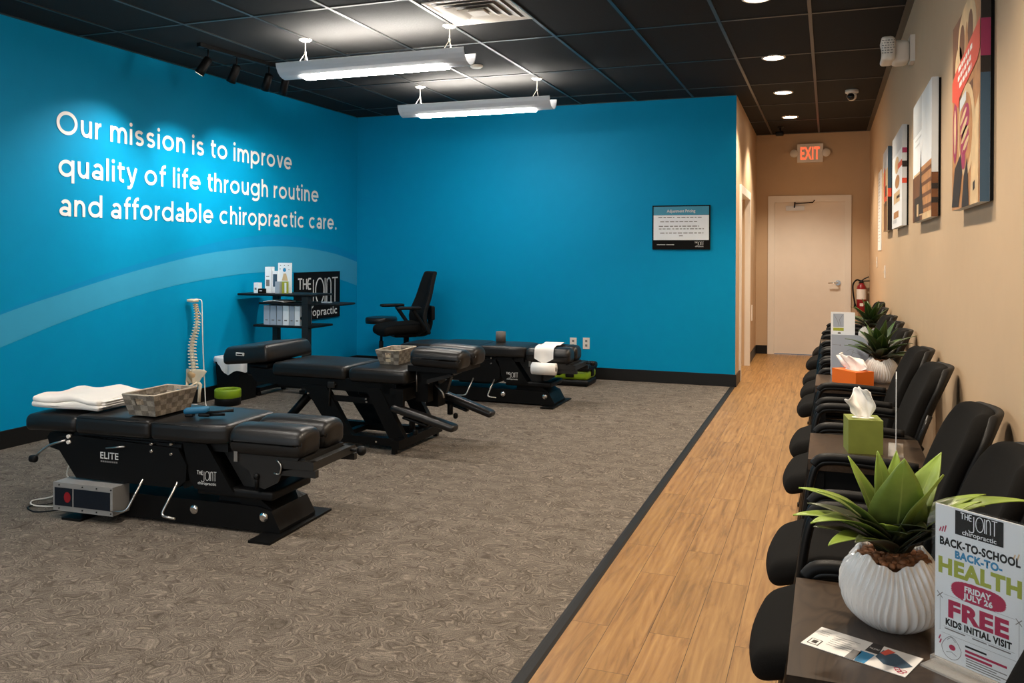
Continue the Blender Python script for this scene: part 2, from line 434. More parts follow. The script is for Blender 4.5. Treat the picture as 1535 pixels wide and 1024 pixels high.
# a geometric round sans drawn as strokes, cap height 1
def stroke_glyphs(st, s=.150, xh=.745):
    def arc(cx, cy, rx, ry, a0, a1, n=18): return [(cx + rx * math.cos(math.radians(a0 + (a1 - a0) * i / n)), cy + ry * math.sin(math.radians(a0 + (a1 - a0) * i / n))) for i in range(n + 1)]
    h = s / 2; ry = xh / 2 - h; rx = .315; cy = xh / 2; asc = 1.04; dsc = -.27; out = []; x = 0.; sb = .085
    for ch in st:
        S = []; dots = []
        def st_(px, y0, y1): S.append(([(px, y0), (px, y1)], False))
        el = lambda cx: S.append((arc(cx, cy, rx, ry, 0, 360, 36)[:-1], True))
        def arch(xl, xr, y0=0):
            r = (xr - xl) / 2; yy = xh - h - .27
            S.append((arc(xl + r, yy, r, .27, 180, 0) + [(xr, y0)], False))
        if ch == ' ': x += .36; continue
        if ch == 'o': el(h + rx); w = 2 * rx + s
        elif ch == 'O': S.append((arc(h + .46, .5, .46, .5 - h + .01, 0, 360, 44)[:-1], True)); w = .92 + s
        elif ch == 'c': S.append((arc(h + rx, cy, rx, ry, 48, 312), False)); w = 2 * rx + s - .06
        elif ch == 'e': S.append((arc(h + rx, cy, rx, ry, 0, 318, 26), False)); S.append(([(h + .03, cy - .01), (h + 2 * rx + h * .95, cy - .01)], False)); w = 2 * rx + s
        elif ch in 'dq':
            el(h + rx); st_(h + 2 * rx + .012, 0 if ch == 'd' else dsc, asc if ch == 'd' else xh); w = 2 * rx + s + .012
        elif ch in 'bp':
            el(h + rx + .012); st_(h, 0 if ch == 'b' else dsc, asc if ch == 'b' else xh); w = 2 * rx + s + .012
        elif ch == 'g':
            el(h + rx); X = h + 2 * rx + .012; S.append(([(X, xh), (X, -.02)] + arc(X - rx, -.02, rx, .21, 0, -140), False)); w = 2 * rx + s + .012
        elif ch == 'a':
            X = .52; S.append((arc(X - .21, xh - h - .20, .21, .20, 150, 0, 10) + [(X, 0)], False)); S.append((arc(X - .245, .215, .22, .215 - h, 0, 360, 26)[:-1], True)); w = X + h
        elif ch in 'n': st_(h, 0, xh); arch(h, h + .44); w = .44 + s
        elif ch == 'h': st_(h, 0, asc); arch(h, h + .44); w = .44 + s
        elif ch == 'm': st_(h, 0, xh); arch(h, h + .41); arch(h + .41, h + .82); w = .82 + s
        elif ch == 'r': st_(h, 0, xh); S.append((arc(h + .26, xh - h - .27, .26, .27, 180, 88, 8), False)); w = .40
        elif ch == 'u':
            S.append(([(h, xh)] + arc(h + .22, h + .27, .22, .27, 180, 360, 14), False)); st_(h + .44, 0, xh); w = .44 + s
        elif ch == 'i': st_(h, 0, xh); dots.append((h, .95)); w = s
        elif ch == 'l': st_(h, 0, asc); w = s
        elif ch == 't': S.append(([(.15, .93), (.15, .22)] + arc(.32, .22, .17, .22 - h, 180, 285, 8), False)); S.append(([(0, xh - h * .85), (.40, xh - h * .85)], False)); w = .42
        elif ch == 'f': S.append(([(.17, 0), (.17, .80)] + arc(.36, .80, .19, .24 - h * .4, 180, 75, 8), False)); S.append(([(0, xh - h * .85), (.40, xh - h * .85)], False)); w = .42
        elif ch == 's':
            q = (xh - s) / 4; S.append((arc(.27, xh - h - q, .195, q, 28, 262, 14) + arc(.27, h + q, .20, q, 82, -152, 14), False)); w = .54
        elif ch == 'v': S.append(([(h * .9, xh), (.31, .04)], False)); S.append(([(.31, .04), (.62 - h * .9, xh)], False)); w = .62
        elif ch == 'y': S.append(([(h * .9, xh), (.33, .03)], False)); S.append(([(.64 - h * .9, xh), (.36, .06), (.27, dsc + .11), (.20, dsc + .05), (.06, dsc + .055)], False)); w = .64
        elif ch == '.': dots.append((h + .02, h)); w = s + .04
        out.append((x, S, dots)); x += w + 2 * sb * (.55 if ch in 'vytfr' else 1.)
    return out, x - sb
def add_strokes(mb, st, cap, width):
    gl, tot = stroke_glyphs(st); kx = width / tot
    for x, S, dots in gl:
        for q, (pts, cl) in enumerate(S): mb.ribbon([((x + px) * kx, py * cap) for px, py in pts], .152 * cap, .0007 * q, cl)
        for px, py in dots: mb.poly([((x + px) * kx + .095 * cap * math.cos(2 * PI * k / 20), py * cap + .095 * cap * math.sin(2 * PI * k / 20), 0) for k in range(20)])
    return kx / cap

def add_logo(mb, x, y, w, mi, z=0., word='chiropractic'):
    """THE JOINT chiropractic wordmark: x,y is its lower left corner, w its width"""
    u = w; mb.mi = mi; t = .022 * u; hb, ht = y + .17 * u, y + .56 * u
    R = lambda p, tt=t: mb.ribbon(p, tt, z)
    # THE
    tx, ty, th = x, y + .40 * u, .16 * u; s_ = .024 * u
    R([(tx, ty + th), (tx + .10 * u, ty + th)], s_); R([(tx + .05 * u, ty), (tx + .05 * u, ty + th)], s_)
    R([(tx + .125 * u, ty), (tx + .125 * u, ty + th)], s_); R([(tx + .205 * u, ty), (tx + .205 * u, ty + th)], s_); R([(tx + .125 * u, ty + th * .5), (tx + .205 * u, ty + th * .5)], s_)
    ex = tx + .235 * u
    R([(ex + .075 * u, ty + th), (ex + .02 * u, ty + th), (ex, ty + th * .7), (ex, ty + th * .3), (ex + .02 * u, ty), (ex + .075 * u, ty)], s_); R([(ex, ty + th * .5), (ex + .07 * u, ty + th * .5)], s_)
    # JOINT
    jx = x + .37 * u
    arc = [(jx - .07 * u * (1 - math.cos(a)), hb - .02 * u - .05 * u * math.sin(a)) for a in [PI * i / 8 for i in range(9)]]
    R([(jx, ht - .02 * u)] + arc)
    ox, oy, rx, ry = x + .53 * u, (hb + ht) / 2, .105 * u, (ht - hb) / 2
    mb.ribbon([(ox + rx * math.cos(2 * PI * i / 28), oy + ry * math.sin(2 * PI * i / 28)) for i in range(28)], t, z, True)
    R([(x + .665 * u, hb), (x + .665 * u, ht)])
    nx = x + .71 * u
    R([(nx, hb), (nx, ht - .01 * u)] ); R([(nx, ht - .01 * u)] + [(nx + .055 * u - .055 * u * math.cos(a), ht - .12 * u + .12 * u * math.sin(a)) for a in [PI * i / 10 for i in range(1, 10)]] + [(nx + .11 * u, hb)])
    R([(x + .85 * u, ht), (x + 1.0 * u, ht)]); R([(x + .925 * u, hb), (x + .925 * u, ht)])
    add_text(mb, word, x + .05 * u, y - .02 * u, .125 * u, .93 * u, mi, z, bold=.012)

def thing(name, label, cat, loc=(0, 0, 0), rz=0., group=None):
    o = bpy.data.objects.new(name, None); C.objects.link(o); o.empty_display_size = .1
    o.location = loc; o.rotation_euler = (0, 0, rz)
    return tag(o, label, cat, group)
def tag(o, label, cat, group=None):
    o['label'] = label; o['category'] = cat
    if group: o['group'] = group
    return o
def struct(o): o['kind'] = 'structure'; return o
def dup(root, loc, rz, label, group=None):
    r = root.copy(); C.objects.link(r); r.location = loc; r.rotation_euler = (0, 0, rz); r['label'] = label
    if group: r['group'] = group
    for ch in list(root.children):
        c = ch.copy(); C.objects.link(c); c.parent = r
        for g in list(ch.children):
            d = g.copy(); C.objects.link(d); d.parent = c
    return r

def on_left_wall(y, z, off=.003): # local x -> +y (away from the camera), local y -> up, faces the room (+x)
    return Matrix(((0, 0, 1, XL + off), (1, 0, 0, y), (0, 1, 0, z), (0, 0, 0, 1)))
def on_back_wall(x, z, off=.003, y=YB):
    return Matrix(((1, 0, 0, x), (0, 0, -1, y - off), (0, 1, 0, z), (0, 0, 0, 1)))
def on_right_wall(y, z, off=.003): # local x -> -y
    return Matrix(((0, 0, -1, XR - off), (-1, 0, 0, y), (0, 1, 0, z), (0, 0, 0, 1)))


# ------------------------------------------------------------------ the setting
b = MB(); b.box((XL - .2, Y0 - .2, -.12), (XR + .2, YD + .3, -.012)); struct(b.build('floor', 'grout'))
b = MB(); b.box((XL, Y0, -.012), (-.948, YB, 0)); struct(b.build('floor_carpet', 'carpet'))
b = MB(); b.box((-.905, Y0, -.012), (XR, YD + .05, 0)); b.box((XC2 - .25, YB + .1, -.012), (-.9051, YD + .05, -.0002)); struct(b.build('floor_plank', 'plank'))
b = MB(); b.prism([(-.954, 0), (-.950, .004), (-.938, .0065), (-.912, .0065), (-.901, .001), (-.901, -.012), (-.954, -.012)], Y0, YB - .02, 'y'); struct(b.build('trim_1', 'rubber'))
b = MB(); b.box((XL - .2, Y0 - .2, H), (XR + .2, YD + .3, H + .1)); ceil = struct(b.build('ceiling', 'tile'))
b = MB(); GX, GY = -.127, 6.202
i = -9
while GX + i * .6096 < XR:
    x = GX + i * .6096
    if x > XL: b.box((x - .012, Y0, H - .007), (x + .012, YB if x < XC else YD, H + .001))
    i += 1
j = -6
while GY + j * 1.2192 < YD:
    y = GY + j * 1.2192
    b.box((XL if y < YB else XC2, y - .012, H - .006), (XR, y + .012, H + .001)); j += 1
b.box((XL, Y0, H - .007), (XL + .022, YB, H + .001)); b.box((XL, YB - .022, H - .007), (XC, YB, H + .001)); b.box((XR - .022, Y0, H - .007), (XR, YD, H + .001)); b.box((XC2, YD - .022, H - .007), (XR, YD, H + .001))
struct(b.build('ceiling_grid', 'grid', ceil))
b = MB(); b.box((XL - .12, Y0, 0), (XL, YB + .12, H)); wl = struct(b.build('wall_left', 'blue'))
b = MB(); b.box((XL, YB, 0), (XC - .12, YB + .12, H)); b.box((XC - .12, YB, 0), (XC, YB + .006, H)); struct(b.build('wall_back', 'blue'))
# corridor left wall with its doorway (slightly askew)
def cx(y): return XC + (XC2 - XC) * (y - YB) / (YD - YB)
b = MB()
def cwall(y0, y1, z0, z1):
    A = [(cx(y0), y0), (cx(y1), y1), (cx(y1) - .11, y1), (cx(y0) - .11, y0)]
    b.prism(A, z0, z1, 'z')
D0, D1, DH = 9.66, 10.93, 2.06
cwall(YB + .006, D0, 0, H); cwall(D1, YD, 0, H); cwall(D0, D1, DH, H)
struct(b.build('wall_corridor', 'beige'))
b = MB(); b.box((XC2 - .1, YD, 0), (-.712, YD + .12, H)); b.box((.222, YD, 0), (XR + .12, YD + .12, H)); b.box((-.712, YD, 2.115), (.222, YD + .12, H)); struct(b.build('wall_far', 'beige'))
b = MB(); b.box((XR, Y0, 0), (XR + .12, YD, H)); struct(b.build('wall_right', 'beige'))
b = MB()   # storefront wall behind the camera: header, sill and posts with open daylight between
b.box((XL - .1, Y0 - .12, 2.75), (XR + .1, Y0, H)); b.box((XL - .1, Y0 - .12, 0), (XR + .1, Y0, .12))
for x in (XL + .05, -3.9, -2.4, -.9, XR - .05): b.box((x - .05, Y0 - .12, .12), (x + .05, Y0, 2.75))
struct(b.build('wall_front', 'beige'))
# painted arc bands on the left wall: a paler band under a fainter one
ARC_T = [(Y0, -.5), (2.0, .22), (3.2, .62), (4.337, .941), (4.892, 1.076), (5.554, 1.22), (6.357, 1.358), (6.9, 1.412), (7.35, 1.443), (7.941, 1.437), (8.612, 1.372), (YB, 1.268)]
ARC_B = [(Y0, -.75), (2.0, 0), (3.2, .41), (4.337, .713), (4.893, .864), (5.555, 1.01), (6.184, 1.106), (6.927, 1.168), (7.351, 1.179), (7.941, 1.165), (8.612, 1.09), (YB, .98)]
ARC_2 = [(4.3, .95), (4.6, 1.03), (5.208, 1.195), (5.935, 1.353), (6.631, 1.485), (7.349, 1.563), (7.94, 1.554), (8.611, 1.465), (YB, 1.335)]
def band(name, top, bot, m, off):
    T = [p for p in catmull([(0, *p) for p in top], 8)]; B_ = [p for p in catmull([(0, *p) for p in bot], 8)]
    b = MB()
    pts = [(p.y, max(.1, p.z)) for p in T] + [(p.y, max(.1, p.z)) for p in reversed(B_)]
    n = len(T)
    for i in range(n - 1):
        f = i * (len(B_) - 1) / (n - 1); g = (i + 1) * (len(B_) - 1) / (n - 1)
        def at(L, t):
            k = min(int(t), len(L) - 2); q = L[k].lerp(L[k + 1], t - k); return q
        a, c, d, e = T[i], T[i + 1], at(B_, g), at(B_, f)
        q = [(XL + off, min(p.y, YB - .002), max(.12, p.z)) for p in (a, c, d, e)]
        if q[0][2] > .121 or q[1][2] > .121: b.poly(q)
    struct(b.build(name, m, wl, flat=True))
band('painted_band', ARC_T, ARC_B, 'band', .0015)
band('faint_band', ARC_2, [(y, z - .003) for y, z in ARC_T[3:]], 'band2', .001)
# skirtings
b = MB(); b.box((XL, Y0, 0), (XL + .012, YB, .128)); struct(b.build('baseboard_left', 'basebd'))
b = MB(); b.box((XL + .012, YB - .012, 0), (XC + .012, YB, .128)); b.box((XC, YB, 0), (XC + .012, D0 - .085, .118)); struct(b.build('baseboard_back', 'basebd'))
b = MB(); A = [(cx(D1 + .085), D1 + .085), (cx(YD), YD), (cx(YD) + .012, YD), (cx(D1 + .085) + .012, D1 + .085)]; b.prism(A, 0, .118, 'z'); struct(b.build('baseboard_corridor', 'basebd'))
b = MB(); b.box((XC2, YD - .012, 0), (-.79, YD, .118)); b.box((.30, YD - .012, 0), (XR, YD, .118)); struct(b.build('baseboard_far', 'basebd'))
b = MB(); b.box((XR - .012, Y0, 0), (XR, YD - .012, .118)); struct(b.build('baseboard_right', 'basebd'))
# exit door at the corridor's end
b = MB(); b.box((-.712, YD + .03, .012), (.222, YD + .075, 2.115)); d1 = struct(b.build('door_1', 'door', bevel=.002))
b = MB(); b.prism([(-.785, 0), (-.70, 0), (-.70, 2.10), (.208, 2.10), (.208, 0), (.288, 0), (.288, 2.185), (-.785, 2.185)], YD - .022, YD + .10)
struct(b.build('door_frame', 'white', d1, bevel=.004))
b = MB(); b.cyl((.125, YD + .03, 1.0), (.125, YD + .012, 1.0), .034); b.cyl((.125, YD + .012, 1.0), (.125, YD - .035, 1.0), .012); b.tube(fillet([(.125, YD - .035, 1.0), (.09, YD - .045, 1.0), (.0, YD - .04, .995)], .02), .010); b.build('door_handle', 'chrome', d1)
b = MB(); b.box((-.55, YD - .005, 1.985), (-.31, YD + .03, 2.045)); c1 = b.build('door_closer', 'alu', d1, bevel=.008)
b = MB(); b.tube([(-.44, YD - .01, 2.05), (-.44, YD - .012, 2.075), (-.2, YD - .05, 2.09), (-.18, YD - .03, 2.12)], .007, 8); b.tube([(-.44, YD - .012, 2.02), (-.43, YD - .012, 2.12)], .009, 8); b.build('closer_arm', 'metalblack', d1)
# side doorway on the corridor's left wall
def cbox(b, y0, y1, z0, z1, a, c):
    b.prism([(cx(y0) + a, y0), (cx(y1) + a, y1), (cx(y1) + c, y1), (cx(y0) + c, y0)], z0, z1, 'z')
b = MB(); cbox(b, D0, D1, .01, DH, -.135, -.10); d2 = struct(b.build('door_2', 'door'))
b = MB(); cbox(b, D0 - .085, D0 + .005, 0, DH + .085, -.10, .02); cbox(b, D1 - .005, D1 + .085, 0, DH + .085, -.10, .02); cbox(b, D0, D1, DH - .005, DH + .085, -.10, .02)
struct(b.build('door_frame', 'white', d2, bevel=.004))
b = MB(); cbox(b, D1 - .035, D1 - .004, 0, DH, -.10, -.045); cbox(b, D0 + .004, D0 + .03, 0, DH, -.10, -.045); struct(b.build('door_stop', 'beige', d2))

# ------------------------------------------------------------------ wall lettering
lt = thing('wall_lettering', 'large white three-line mission sentence in raised letters on the blue wall', 'wall lettering', (XL, 4.8, 1.65))
for st, y0, y1, z, cap in (('Our mission is to improve', 4.795, 7.79, 2.268, .175), ('quality of life through routine', 4.813, 8.302, 1.950, .172), ('and affordable chiropractic care.', 4.825, 8.683, 1.652, .17)):
    b = MB(); add_strokes(b, st, cap, y1 - y0)
    o = b.build('lettering', 'letter', None, flat=True); o.parent = lt
    o.matrix_local = Matrix.Translation((0, -4.8, -1.65)) @ Matrix.Translation((-XL, 0, 0)) @ on_left_wall(y0, z, .004)

# ------------------------------------------------------------------ ceiling fixtures
def pendant_parts(t):
    X0, X1 = -.80, .78
    prof = [(-.118, .105), (-.108, .072), (-.090, .042), (-.062, .018), (-.03, .005), (0, 0), (.03, .005), (.062, .018), (.090, .042), (.108, .072), (.118, .105)]
    b = MB(); inner = [(y * .94, z + .007) for y, z in prof]
    b.prism([(y, z) for y, z in prof] + list(reversed(inner)), X0, X1, 'x')
    sh = b.build('shade', 'alu', t)
    b = MB()
    b.prism([(-.062, .016), (-.045, -.006), (0, -.013), (.045, -.006), (.062, .016)], -.60, .60, 'x'); b.build('lens', 'lens', t)
    b = MB(); b.box((-.60, -.06, .055), (.60, .06, .062)); b.build('upper_lens', 'lensup', t)
    b = MB(); b.box((-.62, -.075, .03), (.62, .075, .054)); b.build('lamp_tray', 'alu', t)
    for x in (-.61, .62):
        b = MB(); zc = H - 2.737
        b.lathe([(.052, zc - .001), (.052, zc - .006), (.035, zc - .016), (.008, zc - .018)], (x, 0, 0), 24); cn = b.build('ceiling_canopy', 'white', t)
        b = MB(); b.tube([(x, 0, zc - .015), (x, 0, .195)], .004, 8)
        b.tube([(x, 0, .2), (x - .05, -.06, .075)], .0028, 6); b.tube([(x, 0, .2), (x + .035, -.06, .075)], .0028, 6); b.tube([(x, 0, .2), (x, .07, .075)], .0028, 6)
        b.rbox((x, 0, .197), (.014, .014, .022), .004); b.build('suspension_cable', 'white', t)
    return t
p0 = pendant_parts(thing('pendant_light', 'long silver linear pendant light nearer the camera, beside the square ceiling diffuser', 'pendant light', (-3.21, 5.667, 2.737), group='linear pendant lights'))
dup(p0, (-3.21, 7.655, 2.737), 0, 'long silver linear pendant light hanging closest to the blue back wall')
for y in (2.95, .95): dup(p0, (-3.21, y, 2.737), 0, 'long silver linear pendant light added overhead out of the picture, to light the foreground')  # extra pendants added out of view to brighten the foreground carpet
# recessed downlights
def downlight(x, y, label):
    t = thing('downlight', label, 'ceiling light', (x, y, H), group='recessed corridor downlights')
    b = MB(); b.lathe([(.098, 0), (.098, -.006), (.088, -.010), (.078, -.006), (.078, 0)], (0, 0, 0), 36, cap=False); b.build('trim_ring', 'white', t)
    b = MB(); b.lathe([(.001, -.0045), (.078, -.0045)], (0, 0, 0), 36, cap=False); b.build('lens', 'dl', t, flat=True)
    ld = bpy.data.lights.new('downlight_lamp', 'SPOT'); ld.energy = DOWNLIGHT; ld.color = WARM; ld.spot_size = 2.05; ld.spot_blend = .55; ld.shadow_soft_size = .07
    lo = bpy.data.objects.new('lamp', ld); C.objects.link(lo); lo.parent = t; lo.location = (0, 0, -.02)
for y, lab in ((10.811, 'round glowing ceiling downlight nearest the exit door'), (9.15, 'second round glowing downlight out from the exit door'), (7.5, 'third round glowing downlight out from the exit door'), (5.72, 'round glowing downlight cut off by the top edge of the picture'), (4.0, 'round downlight over the guest chairs, above the picture'), (2.25, 'round downlight over the plant table, above the picture')):
    downlight(-.44, y, lab)
# track with four spot heads
tk = thing('track_light', 'black track light rail with four spot heads aimed at the wall lettering', 'track light', (-4.62, 6.0, H))
b = MB(); b.prism([(-.02, 0), (.02, 0), (.02, -.03), (-.02, -.03)], -.53, .55, 'y'); o = b.build('track_rail', 'metalblack', tk); o.rotation_euler = (0, 0, -.11)
for k, (dy, aim) in enumerate(((-.43, (XL, 5.0, 1.75)), (-.12, (XL, 6.05, 1.7)), (.26, (XL, 6.9, 1.7)), (.47, (XL, 7.6, 1.65)))):
    base = Vector((.11 * dy, dy, -.03)); piv = base + Vector((0, 0, -.085))
    d = (Vector(aim) - Vector((-4.62, 6.0, H)) - piv)
    vis = Vector((-.55, .05 - .12 * k * 0, -1)).normalized()
    d = d.normalized(); dv = (d * .55 + vis * .45).normalized()
    b = MB(); b.box(base + Vector((-.018, -.03, -.004)), base + Vector((.018, .03, .004))); b.tube([base, piv], .007, 8); hd = b.build('spot_stem', 'metalblack', tk)
    b = MB(); b.tube([piv - dv * .02, piv - dv * .01, piv + dv * .10, piv + dv * .135], [.016, .034, .036, .04], 18, cap=True); b.build('spot_head', 'metalblack', tk)
    b = MB(); b.tube([piv + dv * .1352, piv + dv * .137], .030, 18); b.build('spot_lens', 'bulb', tk)
    ld = bpy.data.lights.new('track_lamp', 'SPOT'); ld.energy = TRACK * (1., 1., .9, .35)[k]; ld.color = (1., .95, .88); ld.spot_size = 1.35; ld.spot_blend = 1.0; ld.shadow_soft_size = .03
    lo = bpy.data.objects.new('lamp', ld); C.objects.link(lo); lo.parent = tk; lo.location = piv + dv * .142; lo.rotation_euler = d.to_track_quat('-Z', 'Y').to_euler()
# square ceiling diffuser with stepped louvres
df = thing('air_diffuser', 'square white stepped air diffuser set in the black ceiling', 'air vent', (-2.245, 5.385, H))
b = MB(); w = .30
def sq(b, r, z, r2, z2):
    A = [b.bm.verts.new((x * r, y * r, z)) for x, y in ((-1, -1), (1, -1), (1, 1), (-1, 1))]; B_ = [b.bm.verts.new((x * r2, y * r2, z2)) for x, y in ((-1, -1), (1, -1), (1, 1), (-1, 1))]
    for i in range(4):
        f = b.face([A[i], A[(i + 1) % 4], B_[(i + 1) % 4], B_[i]]); f.smooth = False
sq(b, .290, -.008, .27, -.010); sq(b, .290, -.008, .290, 0); sq(b, .27, -.010, .245, .0)
b.build('diffuser_frame', 'white', df)
b = MB(); b.rect(-.288, -.288, .288, .288, -.0005); b.build('duct', 'inkgrey', df, flat=True)
for r, z in ((.235, -.014), (.175, -.018), (.115, -.022)):
    b = MB(); sq(b, r, z, r - .05, -.002); sq(b, r, z, r - .003, z + .003); sq(b, r - .003, z + .003, r - .05, .0); b.build('louvre_ring', 'white', df)
b = MB(); b.rect(-.06, -.06, .06, .06, -.022); sq(b, .06, -.022, .05, -.004); b.build('center_plate', 'white', df)
b = MB(); b.lathe([(.058, 0), (.058, -.012), (.045, -.022), (.001, -.024)], (-2.921, 6.957, H), 28); tag(b.build('smoke_detector', 'white'), 'small white round detector disc on the ceiling between the two pendants', 'smoke detector')
dc = thing('dome_camera', 'small white dome camera under the black corridor ceiling', 'camera', (.214, 9.253, H))
b = MB(); b.lathe([(.062, 0), (.064, -.028), (.05, -.036), (.0005, -.036)], (0, 0, 0), 28); b.build('mount', 'white', dc)
b = MB(); b.rbox((0, 0, -.062), (.094, .094, .094), .047, 6); b.build('dome_housing', 'white', dc)
b = MB(); b.rbox((-.008, -.020, -.068), (.076, .076, .076), .038, 6); b.build('lens_dome', 'dome', dc)
sp = thing('ceiling_sensor', 'small black sensor hanging from the ceiling before the exit sign', 'sensor', (-.591, 11.62, H))
b = MB(); b.lathe([(.04, 0), (.04, -.012), (.01, -.02)], (0, 0, 0), 20); b.tube([(0, 0, -.01), (0, 0, -.075)], .012, 10); b.build('stem', 'metaldark', sp)
b = MB(); b.rbox((-.01, -.02, -.095), (.10, .10, .05), .015); b.build('housing', 'plastic', sp)

# ------------------------------------------------------------------ exit sign, extinguisher, plates on the walls
ex = thing('exit_sign', 'white exit sign with red lettering and two emergency lamps above the door', 'exit sign', (-.24, YD, 2.76))
b = MB(); b.box((-.165, -.055, -.125), (.165, -.001, .125)); b.build('housing', 'white', ex, bevel=.008)
b = MB(); add_text(b, 'EXIT', 0, -.083, .165, .25, 0, 0, 'c', bold=.03); b.build('lettering', 'exitred', ex, matrix=Matrix(((1, 0, 0, 0), (0, 0, -1, -.0565), (0, 1, 0, 0), (0, 0, 0, 1))), flat=True)
for sx in (-1, 1):
    b = MB(); b.lathe([(.03, 0), (.052, .02), (.055, .05), (.05, .056), (.001, .052)], (0, 0, 0), 24); b.build('lamp_head', 'white', ex, matrix=Matrix(((1, 0, 0, sx * .205), (0, 0, -1, -.005), (0, 1, 0, .0), (0, 0, 0, 1))))
fe = thing('fire_extinguisher', 'red fire extinguisher with black hose on the wall right of the exit door', 'fire extinguisher', (.415, YD - .09, .62))
b = MB(); b.lathe([(.0, 0), (.055, .002), (.06, .015), (.06, .30), (.052, .345), (.028, .37), (.022, .385)], (0, 0, 0), 28); b.build('cylinder', 'red', fe)
b = MB(); b.lathe([(.0608, .17), (.0608, .305)], (0, 0, 0), 28, cap=False); b.build('label_wrap', 'paper', fe)
b = MB(); b.rect(-.022, .08, .022, .12, 0); b.build('sticker', 'paper', fe, matrix=Matrix(((1, 0, 0, 0), (0, 0, -1, -.0612), (0, 1, 0, 0), (0, 0, 0, 1))), flat=True)
b = MB(); b.cyl((0, 0, .38), (0, 0, .425), .022); b.tube([(.01, 0, .42), (.03, -.01, .44), (.09, -.02, .47)], .008, 8); b.tube([(.01, 0, .41), (.10, -.015, .415)], .008, 8); b.build('valve', 'metaldark', fe)
b = MB(); b.tube(catmull([(-.01, 0, .41), (-.06, -.01, .425), (-.105, -.015, .36), (-.10, -.02, .24), (-.085, -.02, .14), (-.08, -.02, .10)]), .0105, 10); b.tube([(-.08, -.02, .11), (-.078, -.02, .06)], [.013, .02], 10); b.build('hose', 'plastic', fe)
b = MB(); b.box((-.03, .055, .05), (.03, .088, .4)); b.build('bracket', 'metaldark', fe)
def outlet(x, z, label):
    t = thing('wall_outlet', label, 'outlet', (x, YB, z), group='outlets on the blue back wall')
    b = MB(); b.box((-.038, -.007, -.062), (.038, -.0005, .062)); b.build('cover_plate', 'white', t, bevel=.003)
    for dz in (-.024, .024):
        b = MB(); b.box((-.012, -.0085, dz - .012), (.012, -.006, dz + .012)); b.build('socket', 'inkgrey', t)
outlet(-2.655, .385, 'white double outlet plate, left of the pair on the blue wall'); outlet(-2.505, .39, 'white double outlet plate, right of the pair on the blue wall')
def plate(name, y, z, w, h, label, cat):
    t = thing(name, label, cat, (XR, y, z))
    b = MB(); b.box((-.008, -w / 2, -h / 2), (-.0005, w / 2, h / 2)); b.build('cover_plate', 'white', t, bevel=.002)
    b = MB(); b.box((-.013, -.006, -.012), (-.007, .006, .012)); b.build('toggle', 'white', t)
plate('light_switch', 8.95, 1.22, .075, .12, 'white light switch plate on the beige wall below the smallest picture', 'light switch')
plate('light_switch', 10.4, 1.30, .075, .12, 'white light switch plate below the paper notice by the exit door', 'light switch')
t = thing('light_switch', 'white switch plate low on the corridor wall past the side doorway', 'light switch', (cx(11.5), 11.5, .62))
b = MB(); b.box((.001, -.06, -.1), (.012, .06, .1)); b.build('cover_plate', 'white', t, bevel=.002)
nt_ = thing('paper_notice', 'pale paper notice with grey text lines on the wall near the exit door', 'notice', (XR, 9.9, 1.85))
b = MB(); b.box((-.006, -.28, -.42), (-.0005, .28, .42)); b.build('sheet', 'pwhite', nt_)
b = MB()
for k in range(20): b.rect(-.20, .34 - k * .035, -.20 + rnd.uniform(.2, .40), .344 - k * .035)
b.build('text_lines', 'inkgrey', nt_, matrix=Matrix(((0, 0, -1, -.0068), (-1, 0, 0, 0), (0, 1, 0, 0), (0, 0, 0, 1))), flat=True)
# white boxy alarm on the right wall
al = thing('wall_alarm', 'white boxy wall fixture with printed lettering high on the beige wall', 'wall fixture', (XR, 6.1, 2.715))
b = MB(); b.box((-.03, -.07, -.085), (-.0005, .07, .085)); b.build('back_plate', 'white', al, bevel=.006)
b = MB(); b.rbox((-.085, .02, -.012), (.11, .17, .15), .035, 4); b.build('housing', 'white', al)
b = MB(); b.rbox((-.155, -.01, .0), (.075, .22, .16), .03, 4, deform=lambda p: (p.x - .02 * (p.z / .08) ** 2 * (1 if p.x < 0 else 0) + p.y * .0, p.y, p.z)); b.build('face_cover', 'white', al)
b = MB()
for r_ in range(6):
    x = -.045
    while x < .025:
        w_ = rnd.uniform(.006, .016); b.rect(x, .045 - r_ * .016, x + w_, .051 - r_ * .016); x += w_ + .006
b.build('printing', 'inkgrey', al, matrix=Matrix(((1, 0, 0, -.155), (0, 0, -1, -.1212), (0, 1, 0, 0), (0, 0, 0, 1))), flat=True)

# ------------------------------------------------------------------ price sign on the back wall
ps = thing('price_sign', 'black framed adjustment pricing sign with teal header on the blue wall', 'sign', (-1.468, YB, 1.665))
b = MB(); b.box((-.305, -.022, -.235), (.305, -.0005, .235)); b.build('frame', 'ink', ps, bevel=.003)
b = MB()
for i_, m_ in enumerate(('pwhite', 'pteal', 'inkgrey', 'ink')): pass
b.mi = 0; b.rect(-.292, -.135, .292, .13, .0); b.mi = 1; b.rect(-.292, .132, .292, .222, .0)
add_text(b, 'Adjustment Pricing', 0, .160, .030, .30, 2, .0008, 'c', bold=.02)
b.mi = 3
for k, (z, segs) in enumerate(((.105, ((-.24, -.07), (-.04, .22))), (.06, ((-.22, .18),)), (.012, ((-.235, .19),)), (-.016, ((-.235, -.11), (-.09, .24))), (-.06, ((-.22, .235),)), (-.09, ((-.02, .02),)))):
    for a_, c_ in segs:
        x = a_
        while x < c_:
            w_ = rnd.uniform(.02, .05); b.rect(x, z - .004, min(x + w_, c_), z + .005, .0008); x += w_ + .012
b.mi = 2; b.rect(-.255, -.187, -.165, -.181, .0008); b.rect(-.155, -.187, -.07, -.181, .0008)
add_logo(b, .145, -.205, .095, 2, .0008)
